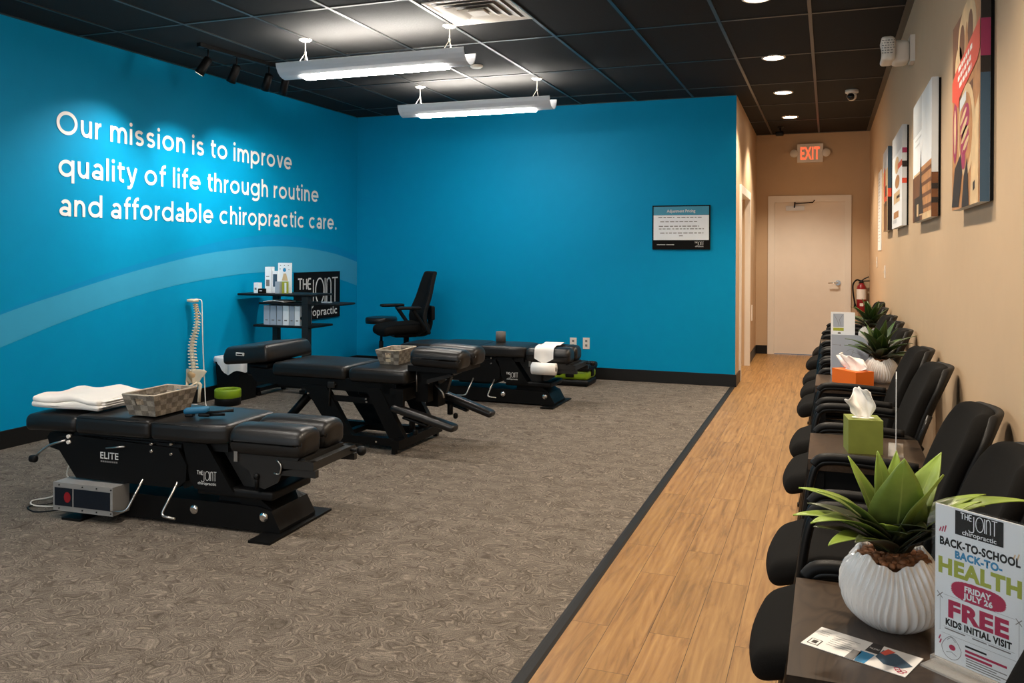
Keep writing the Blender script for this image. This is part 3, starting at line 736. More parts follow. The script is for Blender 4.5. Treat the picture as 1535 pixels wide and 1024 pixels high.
b.build('printed_panel', ['pwhite', 'pteal', 'letterlit', 'inkgrey'], ps, matrix=Matrix(((1, 0, 0, 0), (0, 0, -1, -.0228), (0, 1, 0, 0), (0, 0, 0, 1))), flat=True)
# logo sign on the left wall behind the cart
ls = thing('logo_sign', 'black square sign with white logo lettering hung on the blue wall behind the cart', 'sign', (XL, 8.27, .9))
b = MB(); b.box((.001, -.45, -.265), (.02, .45, .265)); b.build('panel', 'ink', ls, bevel=.002)
b = MB(); add_logo(b, -.40, -.235, .80, 0, 0); b.build('lettering', 'letterlit', ls, matrix=Matrix(((0, 0, 1, .0215), (1, 0, 0, 0), (0, 1, 0, 0), (0, 0, 0, 1))) @ Matrix.Diagonal((1, .9, 1, 1)), flat=True)

# ------------------------------------------------------------------ pictures on the right wall
def picture(y0, y1, z0, z1, label, paint, side):
    yc, zc, w, h = (y0 + y1) / 2, (z0 + z1) / 2, y1 - y0, z1 - z0
    t = thing('wall_picture', label, 'picture', (XR, yc, zc), group='canvas pictures on the beige wall')
    b = MB(); b.box((-.012, -w / 2 + .004, -h / 2 + .004), (-.0005, w / 2 - .004, h / 2 - .004)); b.build('backing', 'ink', t)
    b = MB(); b.box((-.042, -w / 2, -h / 2), (-.012, w / 2, h / 2)); b.build('canvas', 'psky', t)
    b = MB(); mats = paint(b, w, h); b.build('print', mats, t, matrix=Matrix(((0, 0, -1, -.0424), (-1, 0, 0, 0), (0, 1, 0, 0), (0, 0, 0, 1))), flat=True)
    b = MB(); mats = side(b, h); b.build('edge_print', mats, t, matrix=Matrix(((1, 0, 0, -.0272), (0, 0, -1, -w / 2 - .0004), (0, 1, 0, 0), (0, 0, 0, 1))), flat=True)
def stack_side(*bands):
    def f(b, h):
        ms = []
        for i, (a, c, m) in enumerate(bands):
            b.mi = i; ms.append(m); b.rect(-.0148, -h / 2 + a * h, .0148, -h / 2 + c * h, .0005 * i)
        return ms
    return f
def blob(b, x, y, rx, ry, z, n=24, rot=0.):
    pts = []
    for i in range(n):
        a = 2 * PI * i / n; u, v = rx * math.cos(a), ry * math.sin(a); pts.append((x + u * math.cos(rot) - v * math.sin(rot), y + u * math.sin(rot) + v * math.cos(rot), z))
    b.poly(pts)
def art_people(b, w, h):
    ms = ['skinC', 'skinA', 'skinB', 'pcoral', 'letter', 'pmag', 'pdark', 'psky']
    L = -w / 2; B_ = -h / 2
    def P(u, v): return (L + u * w, B_ + v * h)
    def poly(i, pts, z):
        b.mi = i; b.poly([(*P(u, v), z) for u, v in pts])
    def bl(i, u, v, ru, rv, z, rot=0): b.mi = i; blob(b, *P(u, v), ru * w, rv * h, z, rot=rot)
    poly(1, [(0, 0), (1, 0), (1, 1), (0, 1)], 0); poly(2, [(0, .72), (.25, .74), (.5, 1), (0, 1)], .0004)
    bl(0, .55, .86, .33, .16, .0006); bl(2, .38, .84, .10, .10, .0008); bl(2, .68, .85, .09, .10, .0008); bl(1, .55, .80, .05, .12, .001); bl(0, .25, .76, .14, .09, .0008)
    poly(2, [(.35, .28), (.72, .33), (.78, .6), (.25, .58)], .0006)
    bl(0, .55, .38, .30, .23, .0008); bl(1, .53, .38, .24, .19, .001); bl(5, .50, .43, .17, .08, .0012, .2); bl(5, .5, .33, .15, .07, .0012, .2)
    for k in range(4): bl(0, .45 + .03 * k, .46 - .05 * k, .13, .017, .0014, .25)
    bl(5, .12, .42, .09, .17, .001); bl(0, .12, .42, .045, .12, .0012)
    poly(6, [(0, .02), (.28, .01), (.42, .18), (.36, .28), (.12, .22)], .0012); poly(6, [(.4, .0), (.66, 0), (.6, .24), (.48, .16)], .0013); poly(0, [(.70, 0), (.96, 0), (.98, .5), (.80, .42)], .001); poly(6, [(.80, .06), (.86, .07), (.86, .11), (.80, .1)], .0014); bl(5, .46, .24, .07, .05, .0015)
    poly(7, [(.32, .50), (.55, .53), (.55, .58), (.32, .56)], .0016)
    poly(3, [(.0, .60), (.10, .58), (.26, .53), (.30, .58), (.92, .66), (1., .70), (1., .84), (.85, .82), (.16, .74), (0, .70)], .0018)
    for k, (v, u0, u1) in enumerate(((.73, .26, .78), (.685, .24, .72), (.64, .30, .74))):
        u = u0; b.mi = 4
        while u < u1:
            d = rnd.uniform(.04, .10); x0, y0 = P(u, v + .06 * (u - .5)); x1, y1 = P(min(u + d, u1), v + .06 * (min(u + d, u1) - .5)); b.poly([(x0, y0, .0022), (x1, y1, .0022), (x1, y1 + .019, .0022), (x0, y0 + .019, .0022)]); u += d + .025
    return ms
def art_shelf(b, w, h):
    ms = ['psky', 'pwhite', 'skinB', 'skinA', 'pdark', 'skinC']
    L = -w / 2; B_ = -h / 2
    def R(i, u0, v0, u1, v1, z): b.mi = i; b.rect(L + u0 * w, B_ + v0 * h, L + u1 * w, B_ + v1 * h, z)
    R(1, 0, 0, 1, 1, 0); R(0, 0, .72, .5, 1, .0003); R(5, .05, .0, 1, .40, .0004); R(2, 0, 0, .55, .38, .0006); R(4, .1, .0, .42, .2, .0008); R(3, .42, .05, 1, .42, .0007)
    for k in range(4): R(2, .5, .08 + .09 * k, 1, .11 + .09 * k, .001); 
    R(5, .25, .04, .35, .14, .0012); R(5, .4, .04, .55, .12, .0012)
    b.mi = 4; b.poly([(L + .40 * w, B_ + .05 * h, .0015), (L + .62 * w, B_ + .05 * h, .0015), (L + .52 * w, B_ + .30 * h, .0015), (L + .47 * w, B_ + .58 * h, .0015), (L + .43 * w, B_ + .3 * h, .0015)])
    for k in range(5):
        b.mi = 0; b.rect(L + .15 * w, B_ + (.82 - .05 * k) * h, L + (.4 + .1 * (k % 2)) * w, B_ + (.835 - .05 * k) * h, .0016)
    return ms
def art_objects(b, w, h):
    ms = ['pwhite', 'skinA', 'psky', 'pcoral', 'pdark', 'skinC']
    L = -w / 2; B_ = -h / 2
    def R(i, u0, v0, u1, v1, z): b.mi = i; b.rect(L + u0 * w, B_ + v0 * h, L + u1 * w, B_ + v1 * h, z)
    R(0, 0, 0, 1, 1, 0); R(2, 0, .78, 1, 1, .0003); b.mi = 5; blob(b, L + .5 * w, B_ + .66 * h, .2 * w, .09 * h, .0006); b.mi = 1; blob(b, L + .55 * w, B_ + .48 * h, .22 * w, .07 * h, .0006); R(5, .2, .26, .8, .38, .0006); R(1, .2, .1, .7, .17, .0006); R(3, .6, .60, 1, .66, .0008); R(4, .5, .30, .8, .33, .0009); R(2, .1, .05, .5, .09, .0009)
    return ms
def art_bottle(b, w, h):
    ms = ['skinC', 'skinB', 'pcoral', 'psky', 'pdark']
    L = -w / 2; B_ = -h / 2
    def R(i, u0, v0, u1, v1, z): b.mi = i; b.rect(L + u0 * w, B_ + v0 * h, L + u1 * w, B_ + v1 * h, z)
    R(0, 0, 0, 1, 1, 0); R(3, 0, .75, 1, 1, .0003); b.mi = 2; blob(b, L + .35 * w, B_ + .58 * h, .2 * w, .22 * h, .0005); R(1, .2, .0, .9, .35, .0006); R(4, .5, .3, .8, .55, .0008); R(2, .3, .36, .9, .42, .001)
    return ms
picture(3.222, 3.898, 1.566, 2.305, 'largest canvas nearest the camera, collage with an orange-red speech shape', art_people, stack_side((0, .585, 'pslate'), (.585, .66, 'pdark'), (.66, .83, 'pmag'), (.83, 1, 'pdark')))
picture(4.655, 5.62, 1.575, 2.262, 'second canvas from the camera, white above with a brown still life below', art_shelf, stack_side((0, .32, 'skinB'), (.10, .14, 'pdark'), (.20, .24, 'pdark'), (.32, 1, 'psky')))
picture(6.45, 7.41, 1.588, 2.285, 'third canvas from the camera, mostly white with small tan shapes', art_objects, stack_side((0, 1, 'psky'), (.42, .47, 'pcoral'), (.58, .64, 'pdark'), (.72, .77, 'pmag')))
picture(7.97, 8.63, 1.595, 2.315, 'smallest-looking canvas furthest down the beige wall, with an orange-red shape', art_bottle, stack_side((0, .4, 'pdark'), (.4, .5, 'pcoral'), (.5, 1, 'pslate')))

# ------------------------------------------------------------------ treatment tables
def rotx(a): return Matrix.Rotation(a, 3, 'X')
def roty(a): return Matrix.Rotation(a, 3, 'Y')
def rotz(a): return Matrix.Rotation(a, 3, 'Z')
def text_part(parent, name, st, cap, width, loc, bold=.02, m='letterlit'):
    b = MB(); add_text(b, st, 0, 0, cap, width, 0, 0, 'c', bold=bold)
    return b.build(name, m, parent, matrix=Matrix(((1, 0, 0, loc[0]), (0, 0, -1, loc[1]), (0, 1, 0, loc[2]), (0, 0, 0, 1))), flat=True)
def flexion_table(label, loc, rz):
    t = thing('treatment_table', label, 'treatment table', loc, rz, 'long low black treatment tables with pedals')
    for nm, x in (('rear', -.56), ('front', .56)):
        b = MB(); b.box((x - .06, -.29, .0), (x + .06, .29, .012)); b.build('foot_plate', 'metalblack', t, bevel=.003)
    b = MB(); b.prism([(-.62, .014), (.592, .014), (.594, .03), (.545, .118), (.47, .135), (-.62, .135)], -.165, .165); bf = b.build('base_frame', 'metalblack', t, bevel=.006)
    for x in (.10, .505):
        b = MB(); b.tube([(x, -.163, .088), (x, -.170, .088), (x, -.176, .088), (x, -.179, .088)], [.025, .025, .021, .012], 20); b.build('bolt_cap', 'chrome', bf)
    for s_, y in ((-1, -.215), (1, .200)):
        b = MB(); b.prism([(-.73, .405), (-.74, .37), (-.60, .20), (.03, .20), (.085, .24), (.09, .32), (.04, .40), (-.60, .42)], y, y + .015); pn = b.build('side_panel', 'metalblack', t, bevel=.003)
        if s_ < 0:
            text_part(pn, 'lettering', 'ELITE', .034, .115, (-.385, y - .0012, .315), .015); b = MB(); [b.rect(-.055 + q * .0122, 0, -.0455 + q * .0122, .0085) for q in range(9)]; b.build('small_lettering', 'inkgrey', pn, matrix=Matrix(((1, 0, 0, -.385), (0, 0, -1, y - .0012), (0, 1, 0, .296), (0, 0, 0, 1))), flat=True)
    b = MB(); b.box((-.60, -.19, .22), (.04, .19, .415)); b.box((-.66, -.17, .39), (.30, .17, .435)); b.rbox((-.20, -.04, .205), (.34, .2, .08), .03); b.build('lift_mechanism', 'grout', t)
    b = MB(); b.prism([(-.84, .41), (-.86, .385), (-.84, .33), (-.70, .30), (-.62, .41)], -.15, .15); b.build('foot_bracket', 'metalblack', t, bevel=.01)
    b = MB(); b.tube(fillet([(-.66, -.222, .395), (-.78, -.225, .36), (-.86, -.235, .29)], .06), .006, 8); rl = b.build('release_lever', 'steel', t); b = MB(); b.rbox((-.865, -.235, .285), (.05, .035, .04), .016); b.build('knob', 'plastic', rl)
    for z in (.385, .415):
        b = MB(); b.cyl((-.645, -.226, z), (-.645, -.205, z), .010, 14); b.build('bolt', 'white', t)
    b = MB(); b.tube([(-.40, -.222, .372), (-.28, -.222, .388)], .005, 8); b.build('lever_rod', 'steel', t)
    for x, z in ((-.12, .412), (.0, .42), (-.12, .375), (.0, .37)):
        b = MB(); b.cyl((x, -.224, z), (x, -.19, z), .007, 10); b.build('bolt', 'chrome', t)
    b = MB(); b.prism([(.06, .43), (.20, .43), (.355, .205), (.13, .205), (.10, .25)], -.205, -.19); b.prism([(.06, .43), (.20, .43), (.355, .205), (.13, .205)], .19, .205); b.prism([(.06, .43), (.19, .43), (.34, .205), (.12, .205)], -.18, .18); cp = b.build('tilt_column', 'metalblack', t, bevel=.003)
    b = MB(); add_logo(b, 0, 0, .115, 0); b.build('lettering', 'letterlit', cp, matrix=Matrix(((1, 0, 0, .145), (0, 0, -1, -.2065), (0, 1, 0, .232), (0, 0, 0, 1))), flat=True)
    b = MB(); b.prism([(.22, .42), (.33, .42), (.52, .17), (.40, .17)], -.13, .13); b.build('head_column', 'metaldark', t, bevel=.004)
    b = MB(); b.prism([(-.16, .34), (-.05, .38), (.08, .20), (-.02, .16)], -.09, .09); b.build('swing_arm', 'metaldark', t, bevel=.004)
    b = MB(); b.rbox((.35, -.01, .196), (.44, .36, .045), .014); b.box((.22, -.13, .13), (.44, .13, .178)); b.cyl((.46, -.06, .21), (.46, -.06, .265), .022, 16); b.build('step_cover', 'plastic', t)
    b = MB(); b.prism([(.36, .175), (.46, .175), (.545, .12), (.36, .12)], -.15, .13); b.build('end_cover', 'metalblack', t)
    for x, d in ((-.17, -1), (.04, 1)):
        b = MB()
        b.tube(fillet([(x, -.20, .25), (x - .055, -.275, .075), (x - .055 + (.09 if d > 0 else -.09), -.28, .07)], .03), .0065, 8); b.build('foot_pedal', 'steel', t)
    # cushions
    def taperleg(p):
        k = max(0, (-p.x + .05) / .25); return (p.x, p.y * (1 - .10 * k * k), p.z - .016 * k * k)
    b = MB(); b.rbox((-.775, 0, .478), (.37, .46, .09), .035, 4, .012, taperleg); b.build('leg_cushion', 'vinyl', t)
    b = MB(); b.rbox((-.355, 0, .484), (.475, .48, .098), .028, 4, .012, mid=8); b.build('pelvic_cushion', 'vinyl', t)
    def taperchest(p):
        k = max(0, (p.x - .0) / .225); return (p.x, p.y * (1 - .16 * k ** 3), p.z)
    b = MB(); b.rbox((.108, 0, .484), (.45, .48, .098), .028, 4, .012, taperchest, mid=8); b.build('chest_cushion', 'vinyl', t)
    b = MB()
    for pts in ([(-.59, -.236, .522), (-.12, -.236, .522)], [(-.11, -.236, .522), (.18, -.232, .522)]): b.tube(pts, .0022, 6)
    b.build('piping', 'vinyl', t)
    for s_ in (-1, 1):
        b = MB(); yc = s_ * .118
        def dome(p, s_=s_): return (p.x, p.y, p.z - (.02 if p.z > 0 else 0) * (p.y / .1) ** 2)
        b.rbox((.535, yc, .463), (.42, .205, .145), .045, 5, .004, dome); pd = b.build('head_cushion', 'vinyl', t)
        b = MB(); q = []
        for a_ in range(25):
            a = PI * a_ / 24; q.append((.728, yc + .088 * math.cos(a) * (1.04), .41 + .108 * math.sin(a) ** .55))
        b.tube(q, .0026, 6); b.build('seam_piping', 'vinyl', pd)
    # head support
    for s_, y in ((-1, -.20), (1, .185)):
        b = MB(); b.prism([(.36, .40), (.72, .40), (.69, .345), (.63, .33), (.60, .27), (.53, .235), (.47, .25), (.445, .32), (.40, .34)], y, y + .012); b.build('head_bracket', 'metaldark', t, bevel=.003)
        b = MB(); b.box((.62, y - .002, .345), (.80, y + .03, .385)); b.box((.62, y, .31), (.81, y + .03, .344)); b.build('extension_arm', 'metaldark', t, bevel=.003)
    b = MB(); b.box((.76, -.20, .345), (.80, .215, .385)); b.box((.40, -.18, .375), (.74, .2, .395)); b.build('cross_bar', 'metaldark', t, bevel=.003)
    b = MB(); b.tube([(.78, .17, .365), (.845, .17, .365)], .008, 8); b.rbox((.86, .17, .365), (.05, .05, .05), .0249, 5); b.build('adjust_knob', 'plastic', t)
    b = MB(); b.tube(fillet([(.60, -.206, .385), (.635, -.212, .36), (.62, -.21, .315), (.59, -.21, .32)], .02), .0035, 8); b.build('wire_handle', 'steel', t)
    b = MB(); b.box((.365, -.213, .36), (.385, -.198, .42)); b.build('latch', 'steel', t, bevel=.003)
    b = MB(); b.cyl((.49, -.205, .30), (.49, -.205, .235), .010, 10); b.rbox((.49, -.205, .295), (.03, .03, .03), .012); b.build('clamp', 'plastic', t)
    return t
T1 = flexion_table('black treatment table nearest the camera, with the folded towel and basket on it', (-3.1, 3.64, 0), .047)
T3 = dup(T1, (-2.9, 7.50, 0), 0, 'black treatment table near the back wall, with paper draped over its headrest')
# control box only on the nearer one
b = MB(); b.box((-.68, -.285, .045), (-.30, -.168, .19)); cb = b.build('control_box', 'ctrl', T1, bevel=.005)
b = MB(); b.box((-.668, -.2875, .072), (-.555, -.284, .165)); b.box((-.545, -.2875, .072), (-.315, -.284, .165)); fp = b.build('front_panel', 'ctrlface', cb)
b = MB(); blob(b, 0, 0, .022, .028, 0, 12); b.build('red_emblem', 'red', cb, matrix=Matrix(((1, 0, 0, -.585), (0, 0, -1, -.2885), (0, 1, 0, .118), (0, 0, 0, 1))), flat=True)
b = MB()
for x in (-.64, -.49, -.40, -.31):
    for z in (.058, .178): b.cyl((x, -.288, z), (x, -.284, z), .004, 8)
b.build('panel_screws', 'grout', cb)
# power cords behind the foot end
lab = {'disc': 'white power cord looping on the carpet by the nearest treatment table', 'plastic': 'black power cord looping on the carpet by the nearest treatment table'}
for m_, pts in (('disc', [(-3.92, 3.62, .30), (-4.0, 3.62, .14), (-3.93, 3.6, .10), (-4.05, 3.58, .02), (-4.12, 3.5, .006), (-4.02, 3.44, .006), (-3.88, 3.52, .006), (-3.80, 3.55, .10)]),
                ('plastic', [(-3.75, 3.66, .22), (-3.86, 3.62, .10), (-3.98, 3.52, .006), (-4.05, 3.42, .006), (-3.93, 3.36, .006), (-3.80, 3.42, .02), (-3.79, 3.48, .06)])):
    b = MB(); b.tube(catmull(pts, 8), .004, 6); tag(b.build('power_cord', m_), lab[m_], 'cord')

# the taller table with arm rests
T2 = thing('treatment_table', 'black treatment table in the middle with raised foot block and slanting arm rests', 'treatment table', (-3.3, 5.55, 0), -.02)
def part(name, m_, fn, bevel=0.): 
    b = MB(); fn(b); return b.build(name, m_, T2, bevel=bevel)
part('base_frame', 'metalblack', lambda b: (b.box((-.62, -.25, .03), (.55, -.19, .085)), b.box((-.62, .19, .03), (.55, .25, .085)), b.box((-.05, -.2, .035), (.0, .2, .07))), .004)
part('cross_foot', 'metalblack', lambda b: (b.box((.50, -.335, .035), (.56, .335, .095)), b.box((.50, -.335, 0), (.53, -.30, .04)), b.box((.50, .30, 0), (.53, .335, .04))), .004)
part('cross_foot', 'metalblack', lambda b: (b.box((-.63, -.30, .03), (-.57, .30, .08)), b.box((-.62, -.3, 0), (-.57, -.26, .035)), b.box((-.62, .26, 0), (-.57, .3, .035))), .004)
for y in (-.245, .20):
    part('rear_leg', 'metalblack', lambda b: b.prism([(-.29, .42), (-.09, .42), (.13, .08), (-.03, .08)], y, y + .045), .003)
    part('front_leg', 'metalblack', lambda b: b.prism([(.235, .43), (.355, .43), (.56, .085), (.43, .085)], y, y + .05), .003)
    part('link_bar', 'metalblack', lambda b: b.box((-.12, y + .015, .315), (.31, y + .04, .355)))
for x, z in ((-.24, .36), (-.20, .30), (.245, .35), (.25, .33), (.02, .055), (.33, .055), (-.02, .445)):
    part('bolt', 'chrome', lambda b: b.cyl((x, -.252, z), (x, -.235, z), .007, 10))
part('gas_strut', 'metalblack', lambda b: (b.tube([(-.27, -.02, .42), (-.38, -.04, .30)], .016, 12), b.tube([(-.36, -.035, .325), (-.60, -.08, .06)], .033, 14), b.tube([(-.345, -.034, .34), (-.375, -.04, .305)], .042, 14)))
part('upper_frame', 'metalblack', lambda b: (b.prism([(-.78, .50), (-.72, .42), (-.5, .405), (-.3, .395), (.42, .395), (.47, .42), (.47, .47), (-.78, .52)], -.235, .235), b.rbox((-.33, 0, .40), (.12, .2, .06), .02), b.rbox((.20, -.1, .385), (.16, .12, .07), .02)), .004)
part('lower_bracket', 'metalblack', lambda b: (b.prism([(.36, .46), (.48, .46), (.48, .30), (.40, .29)], -.235, -.215), b.prism([(.36, .46), (.48, .46), (.48, .30), (.40, .29)], .215, .235), b.box((.42, -.2, .32), (.46, .2, .45))), .003)
part('release_lever', 'metaldark', lambda b: (b.tube(fillet([(.0, -.25, .44), (-.05, -.255, .42), (-.055, -.255, .28)], .02), .006, 8), b.rbox((-.04, -.252, .435), (.06, .02, .05), .009)))
def endround(p):
    return (p.x, p.y, p.z)
part('body_cushion', 'vinyl', lambda b: b.rbox((-.24, 0, .52), (.64, .52, .10), .034, 4, .014, mid=8))
def taper2(p):
    k = max(0, p.x / .24); return (p.x, p.y * (1 - .05 * k ** 3), p.z)
part('chest_cushion', 'vinyl', lambda b: b.rbox((.335, 0, .515), (.47, .53, .10), .034, 4, .012, taper2, mid=8))
fbk = part('foot_block', 'vinyl', lambda b: b.rbox((-.795, .02, .615), (.42, .58, .135), .03, 4, 0, lambda p: (p.x * (1 - .10 * (p.z / .068 if p.z > 0 else 0)), p.y * (1 - .08 * (p.z / .068 if p.z > 0 else 0)), p.z), roty(-.10)))
b = MB(); b.rbox((-.83, -.272, .618), (.075, .012, .026), .005); b.build('brand_badge', 'letterlit', fbk)
b = MB(); b.box((-.855, -.2795, .614), (-.805, -.2785, .622)); b.build('badge_lettering', 'ink', fbk)
part('block_support', 'metalblack', lambda b: b.rbox((-.74, 0, .50), (.20, .38, .10), .02))
for s_, x0, nm in ((-1, .0, 'near'), (1, .0, 'far')):
    yc = s_ * .128
    part('head_cushion', 'vinyl', lambda b: b.rbox((.77, yc + .0, .655), (.40, .20, .13), .042, 5, .006, lambda p: (p.x, p.y, p.z - .018 * (p.y / .1) ** 2 * (1 if p.z > 0 else 0) + .0), roty(.03)))
part('head_post', 'metalblack', lambda b: (b.box((.56, -.10, .33), (.66, -.02, .60)), b.box((.58, .02, .28), (.68, .14, .60)), b.box((.55, -.2, .56), (.93, .2, .60)), b.prism([(.62, .56), (.90, .56), (.74, .49), (.64, .46)], -.15, .17)), .004)
part('head_bracket', 'metaldark', lambda b: b.prism([(.68, .47), (.84, .52), (.88, .54), (.86, .55), (.68, .50)], -.16, -.14), .003)
part('tilt_plate', 'metaldark', lambda b: b.prism([(.66, .42), (.78, .50), (.74, .38), (.69, .36)], .02, .06), .003)
part('strap_rod', 'steel', lambda b: (b.tube([(.572, -.105, .57), (.572, -.105, .40)], .005, 8), b.tube([(.665, -.10, .55), (.665, -.10, .46)], .005, 8), b.tube(fillet([(.68, -.05, .46), (.75, -.05, .40), (.76, -.05, .36)], .03), .006, 8)))
for s_, x0, z0, z1, yc in ((-1, .50, .305, .205, -.27), (1, .56, .345, .215, .25)):
    ang = math.atan2(z0 - z1, .43)
    c_ = Vector((x0 + .215, yc, (z0 + z1) / 2))
    part('arm_rest', 'vinyl', lambda b: b.rbox(c_, (.50, .095, .05), .022, 4, .006, lambda p: (p.x, p.y * (1 + .12 * p.x / .25), p.z), roty(ang)))
    part('arm_bracket', 'metalblack', lambda b: (b.rbox(c_ + Vector((-.06, 0, -.028)), (.20, .05, .02), .009, rot=roty(ang)), b.cyl(c_ + Vector((-.10, -.02 * s_, .01)), c_ + Vector((-.10, -.02 * s_, -.09)), .022, 12), b.rbox(c_ + Vector((-.06, -.01, -.10)), (.035, .035, .045), .016), b.box((.50, yc + (-.012 if s_ < 0 else -.012), .27), (.56, yc + .015, .44)), b.box((.45, min(yc, .1 * s_), .40), (.56, max(yc, .1 * s_), .44))))

# ------------------------------------------------------------------ things lying on the tables
def basket(label, loc, bw, bd, tw, td, h, rz):
    t = thing('woven_basket', label, 'basket', loc, rz)
    bm = bmesh.new(); uvl = bm.loops.layers.uv.new('UVMap'); cell = .040
    def ring(w, d, z): return [Vector((-w / 2, -d / 2, z)), Vector((w / 2, -d / 2, z)), Vector((w / 2, d / 2, z)), Vector((-w / 2, d / 2, z))]
    th = .006
    def wall(a0, a1, b1, b0, hole, inner):
        L = (a1 - a0).length; nu, nv = 14, 6
        L2 = max(2, round(L / cell))
        g = [[bm.verts.new(a0.lerp(a1, i / nu).lerp(b0.lerp(b1, i / nu), j / nv)) for j in range(nv + 1)] for i in range(nu + 1)]
        for i in range(nu):
            for j in range(nv):
                if hole and 5 <= i <= 8 and 3 <= j <= 4: continue
                q = [(i, j), (i + 1, j), (i + 1, j + 1), (i, j + 1)]
                f = bm.faces.new([g[x][y] for x, y in q])
                for lp, (x, y) in zip(f.loops, q): lp[uvl].uv = (x / nu * L2, y / nv * 4)
    A, B_ = ring(bw, bd, 0), ring(tw, td, h); A2, B2 = ring(bw - 2 * th, bd - 2 * th, th), ring(tw - 2 * th, td - 2 * th, h)
    for i in range(4):
        j = (i + 1) % 4; wall(A[i], A[j], B_[j], B_[i], i in (0, 2), False); wall(A2[i], A2[j], B2[j], B2[i], i in (0, 2), True)
    for R_ in (A, A2): 
        f = bm.faces.new([bm.verts.new(p) for p in R_])
        for lp in f.loops: lp[uvl].uv = (lp.vert.co.x / cell, lp.vert.co.y / cell)
    me = bpy.data.meshes.new('body'); bm.to_mesh(me); bm.free(); me.materials.append(M['weave']); o = bpy.data.objects.new('body', me); C.objects.link(o); o.parent = t
    b = MB(); R1 = ring(tw - th, td - th, h)
    b.tube([R1[0], R1[1], R1[2], R1[3], R1[0] + Vector((0, .001, 0))], .0052, 6); b.build('rim', 'rimtape', t)
    return t
M['rimtape'] = mat('pale basket rim tape', '#b9ad9b', .7)
M['tagcard'] = mat('beige tag', '#c8b89c', .7)
b1 = basket('grey woven basket beside the folded towel on the nearest treatment table', (-3.298, 3.575, .545), .165, .265, .20, .335, .11, .04)
b2 = basket('smaller grey woven basket with a tag on the middle treatment table', (-2.985, 5.605, .575), .145, .24, .19, .31, .105, .06)
b = MB(); b.box((-.022, -.128, .035), (.016, -.124, .085)); b.build('tag', 'tagcard', b2).rotation_euler = (.12, 0, 0)
# folded towel
tw = thing('folded_towel', 'folded white towel on the foot end of the nearest treatment table', 'towel', (-3.80, 3.60, .5475), .05)
for k, (zc, hh) in enumerate(((.017, .032), (.045, .030))):
    def sag(p, k=k):
        w = .006 * math.sin(p.x * 23 + k) + .005 * math.sin(p.y * 31 + p.x * 9) + (.024 * max(0, (p.y + .02) / .2) ** 1.5 * (1 - abs(p.x - .02) / .3) if p.z > 0 and k else 0)
        return (p.x + .01 * math.sin(p.y * 14) - (.025 * k if p.x < 0 else 0) * 0, p.y + .008 * math.sin(p.x * 17 + k), p.z + w * (1 if p.z > 0 or k else .0))
    b = MB(); b.rbox((0, 0, zc), (.46 - .02 * k, .37 - .012 * k, hh), .0149, 4, 0, sag, mid=16); b.build('towel_layer', 'towel', tw)
b = MB()
for k, zc in enumerate((.022, .034, .046)): b.rbox((.205, .01, zc), (.06, .32, .009), .0044, 3, mid=6)
b.build('folded_hem', 'towel', tw)
# hand tool
ht = thing('hand_massager', 'small teal blue hand tool with a black rod on the nearest treatment table', 'massage tool', (-2.99, 3.52, .546), .35)
b = MB(); b.rbox((-.02, 0, .034), (.13, .045, .034), .016, 4, 0, lambda p: (p.x, p.y, p.z + .08 * p.x)); b.build('body', 'toolblue', ht)
b = MB(); b.rbox((-.055, 0, .010), (.045, .04, .018), .008); b.rbox((.02, 0, .012), (.06, .035, .02), .009); b.build('foot', 'plastic', ht)
b = MB(); b.tube([(.03, -.01, .024), (.12, .0, .030), (.165, .005, .034)], [.007, .006, .009], 10); b.tube([(.04, .0, .010), (.12, .01, .012)], .007, 8); b.build('rod', 'plastic', ht)
b = MB(); b.lathe([(.047, 0), (.047, .098), (.040, .098), (.040, .01)], (-2.90, 7.53, .545), 28); b2_ = b.build('canister', 'canister'); tag(b2_, 'grey round open canister on the treatment table by the back wall', 'canister')
# headrest paper
hp = thing('paper_roll', 'white headrest paper draped from its roll over the furthest treatment table', 'paper roll', (-2.38, 7.5, 0))
b = MB()
prof = [(.16, .548), (.10, .556), (.02, .549), (-.03, .544), (-.10, .552), (-.17, .547), (-.215, .53), (-.232, .49), (-.234, .44)]
def strip(b, pr, x0, x1, tip=0.):
    P_ = catmull([(0, *p) for p in pr], 5); n = len(P_); m = 8
    g = [[b.bm.verts.new((x0 + (x1 - x0) * i / m, p.y - .004 * math.sin(i), p.z - (tip * (1 - abs(i - m / 2) / (m / 2)) * max(0, (k - n + 8) / 8)))) for i in range(m + 1)] for k, p in enumerate(P_)]
    for k in range(n - 1):
        for i in range(m): b.face([g[k][i], g[k][i + 1], g[k + 1][i + 1], g[k + 1][i]])
strip(b, prof, -.095, .085, .055); b.build('paper_sheet', 'paper', hp)
b = MB(); b.lathe([(.012, -.11), (.054, -.11), (.054, .11), (.012, .11)], (0, 0, 0), 32); b.build('roll', 'paper', hp, matrix=Matrix(((0, 0, 1, .01), (1, 0, 0, -.27), (0, 1, 0, .355), (0, 0, 0, 1))))
b = MB(); b.lathe([(.011, -.115), (.020, -.115), (.020, .1105), (.011, .1105)], (0, 0, 0), 20); b.build('roll_core', 'canister', hp, matrix=Matrix(((0, 0, 1, .01), (1, 0, 0, -.27), (0, 1, 0, .355), (0, 0, 0, 1))))

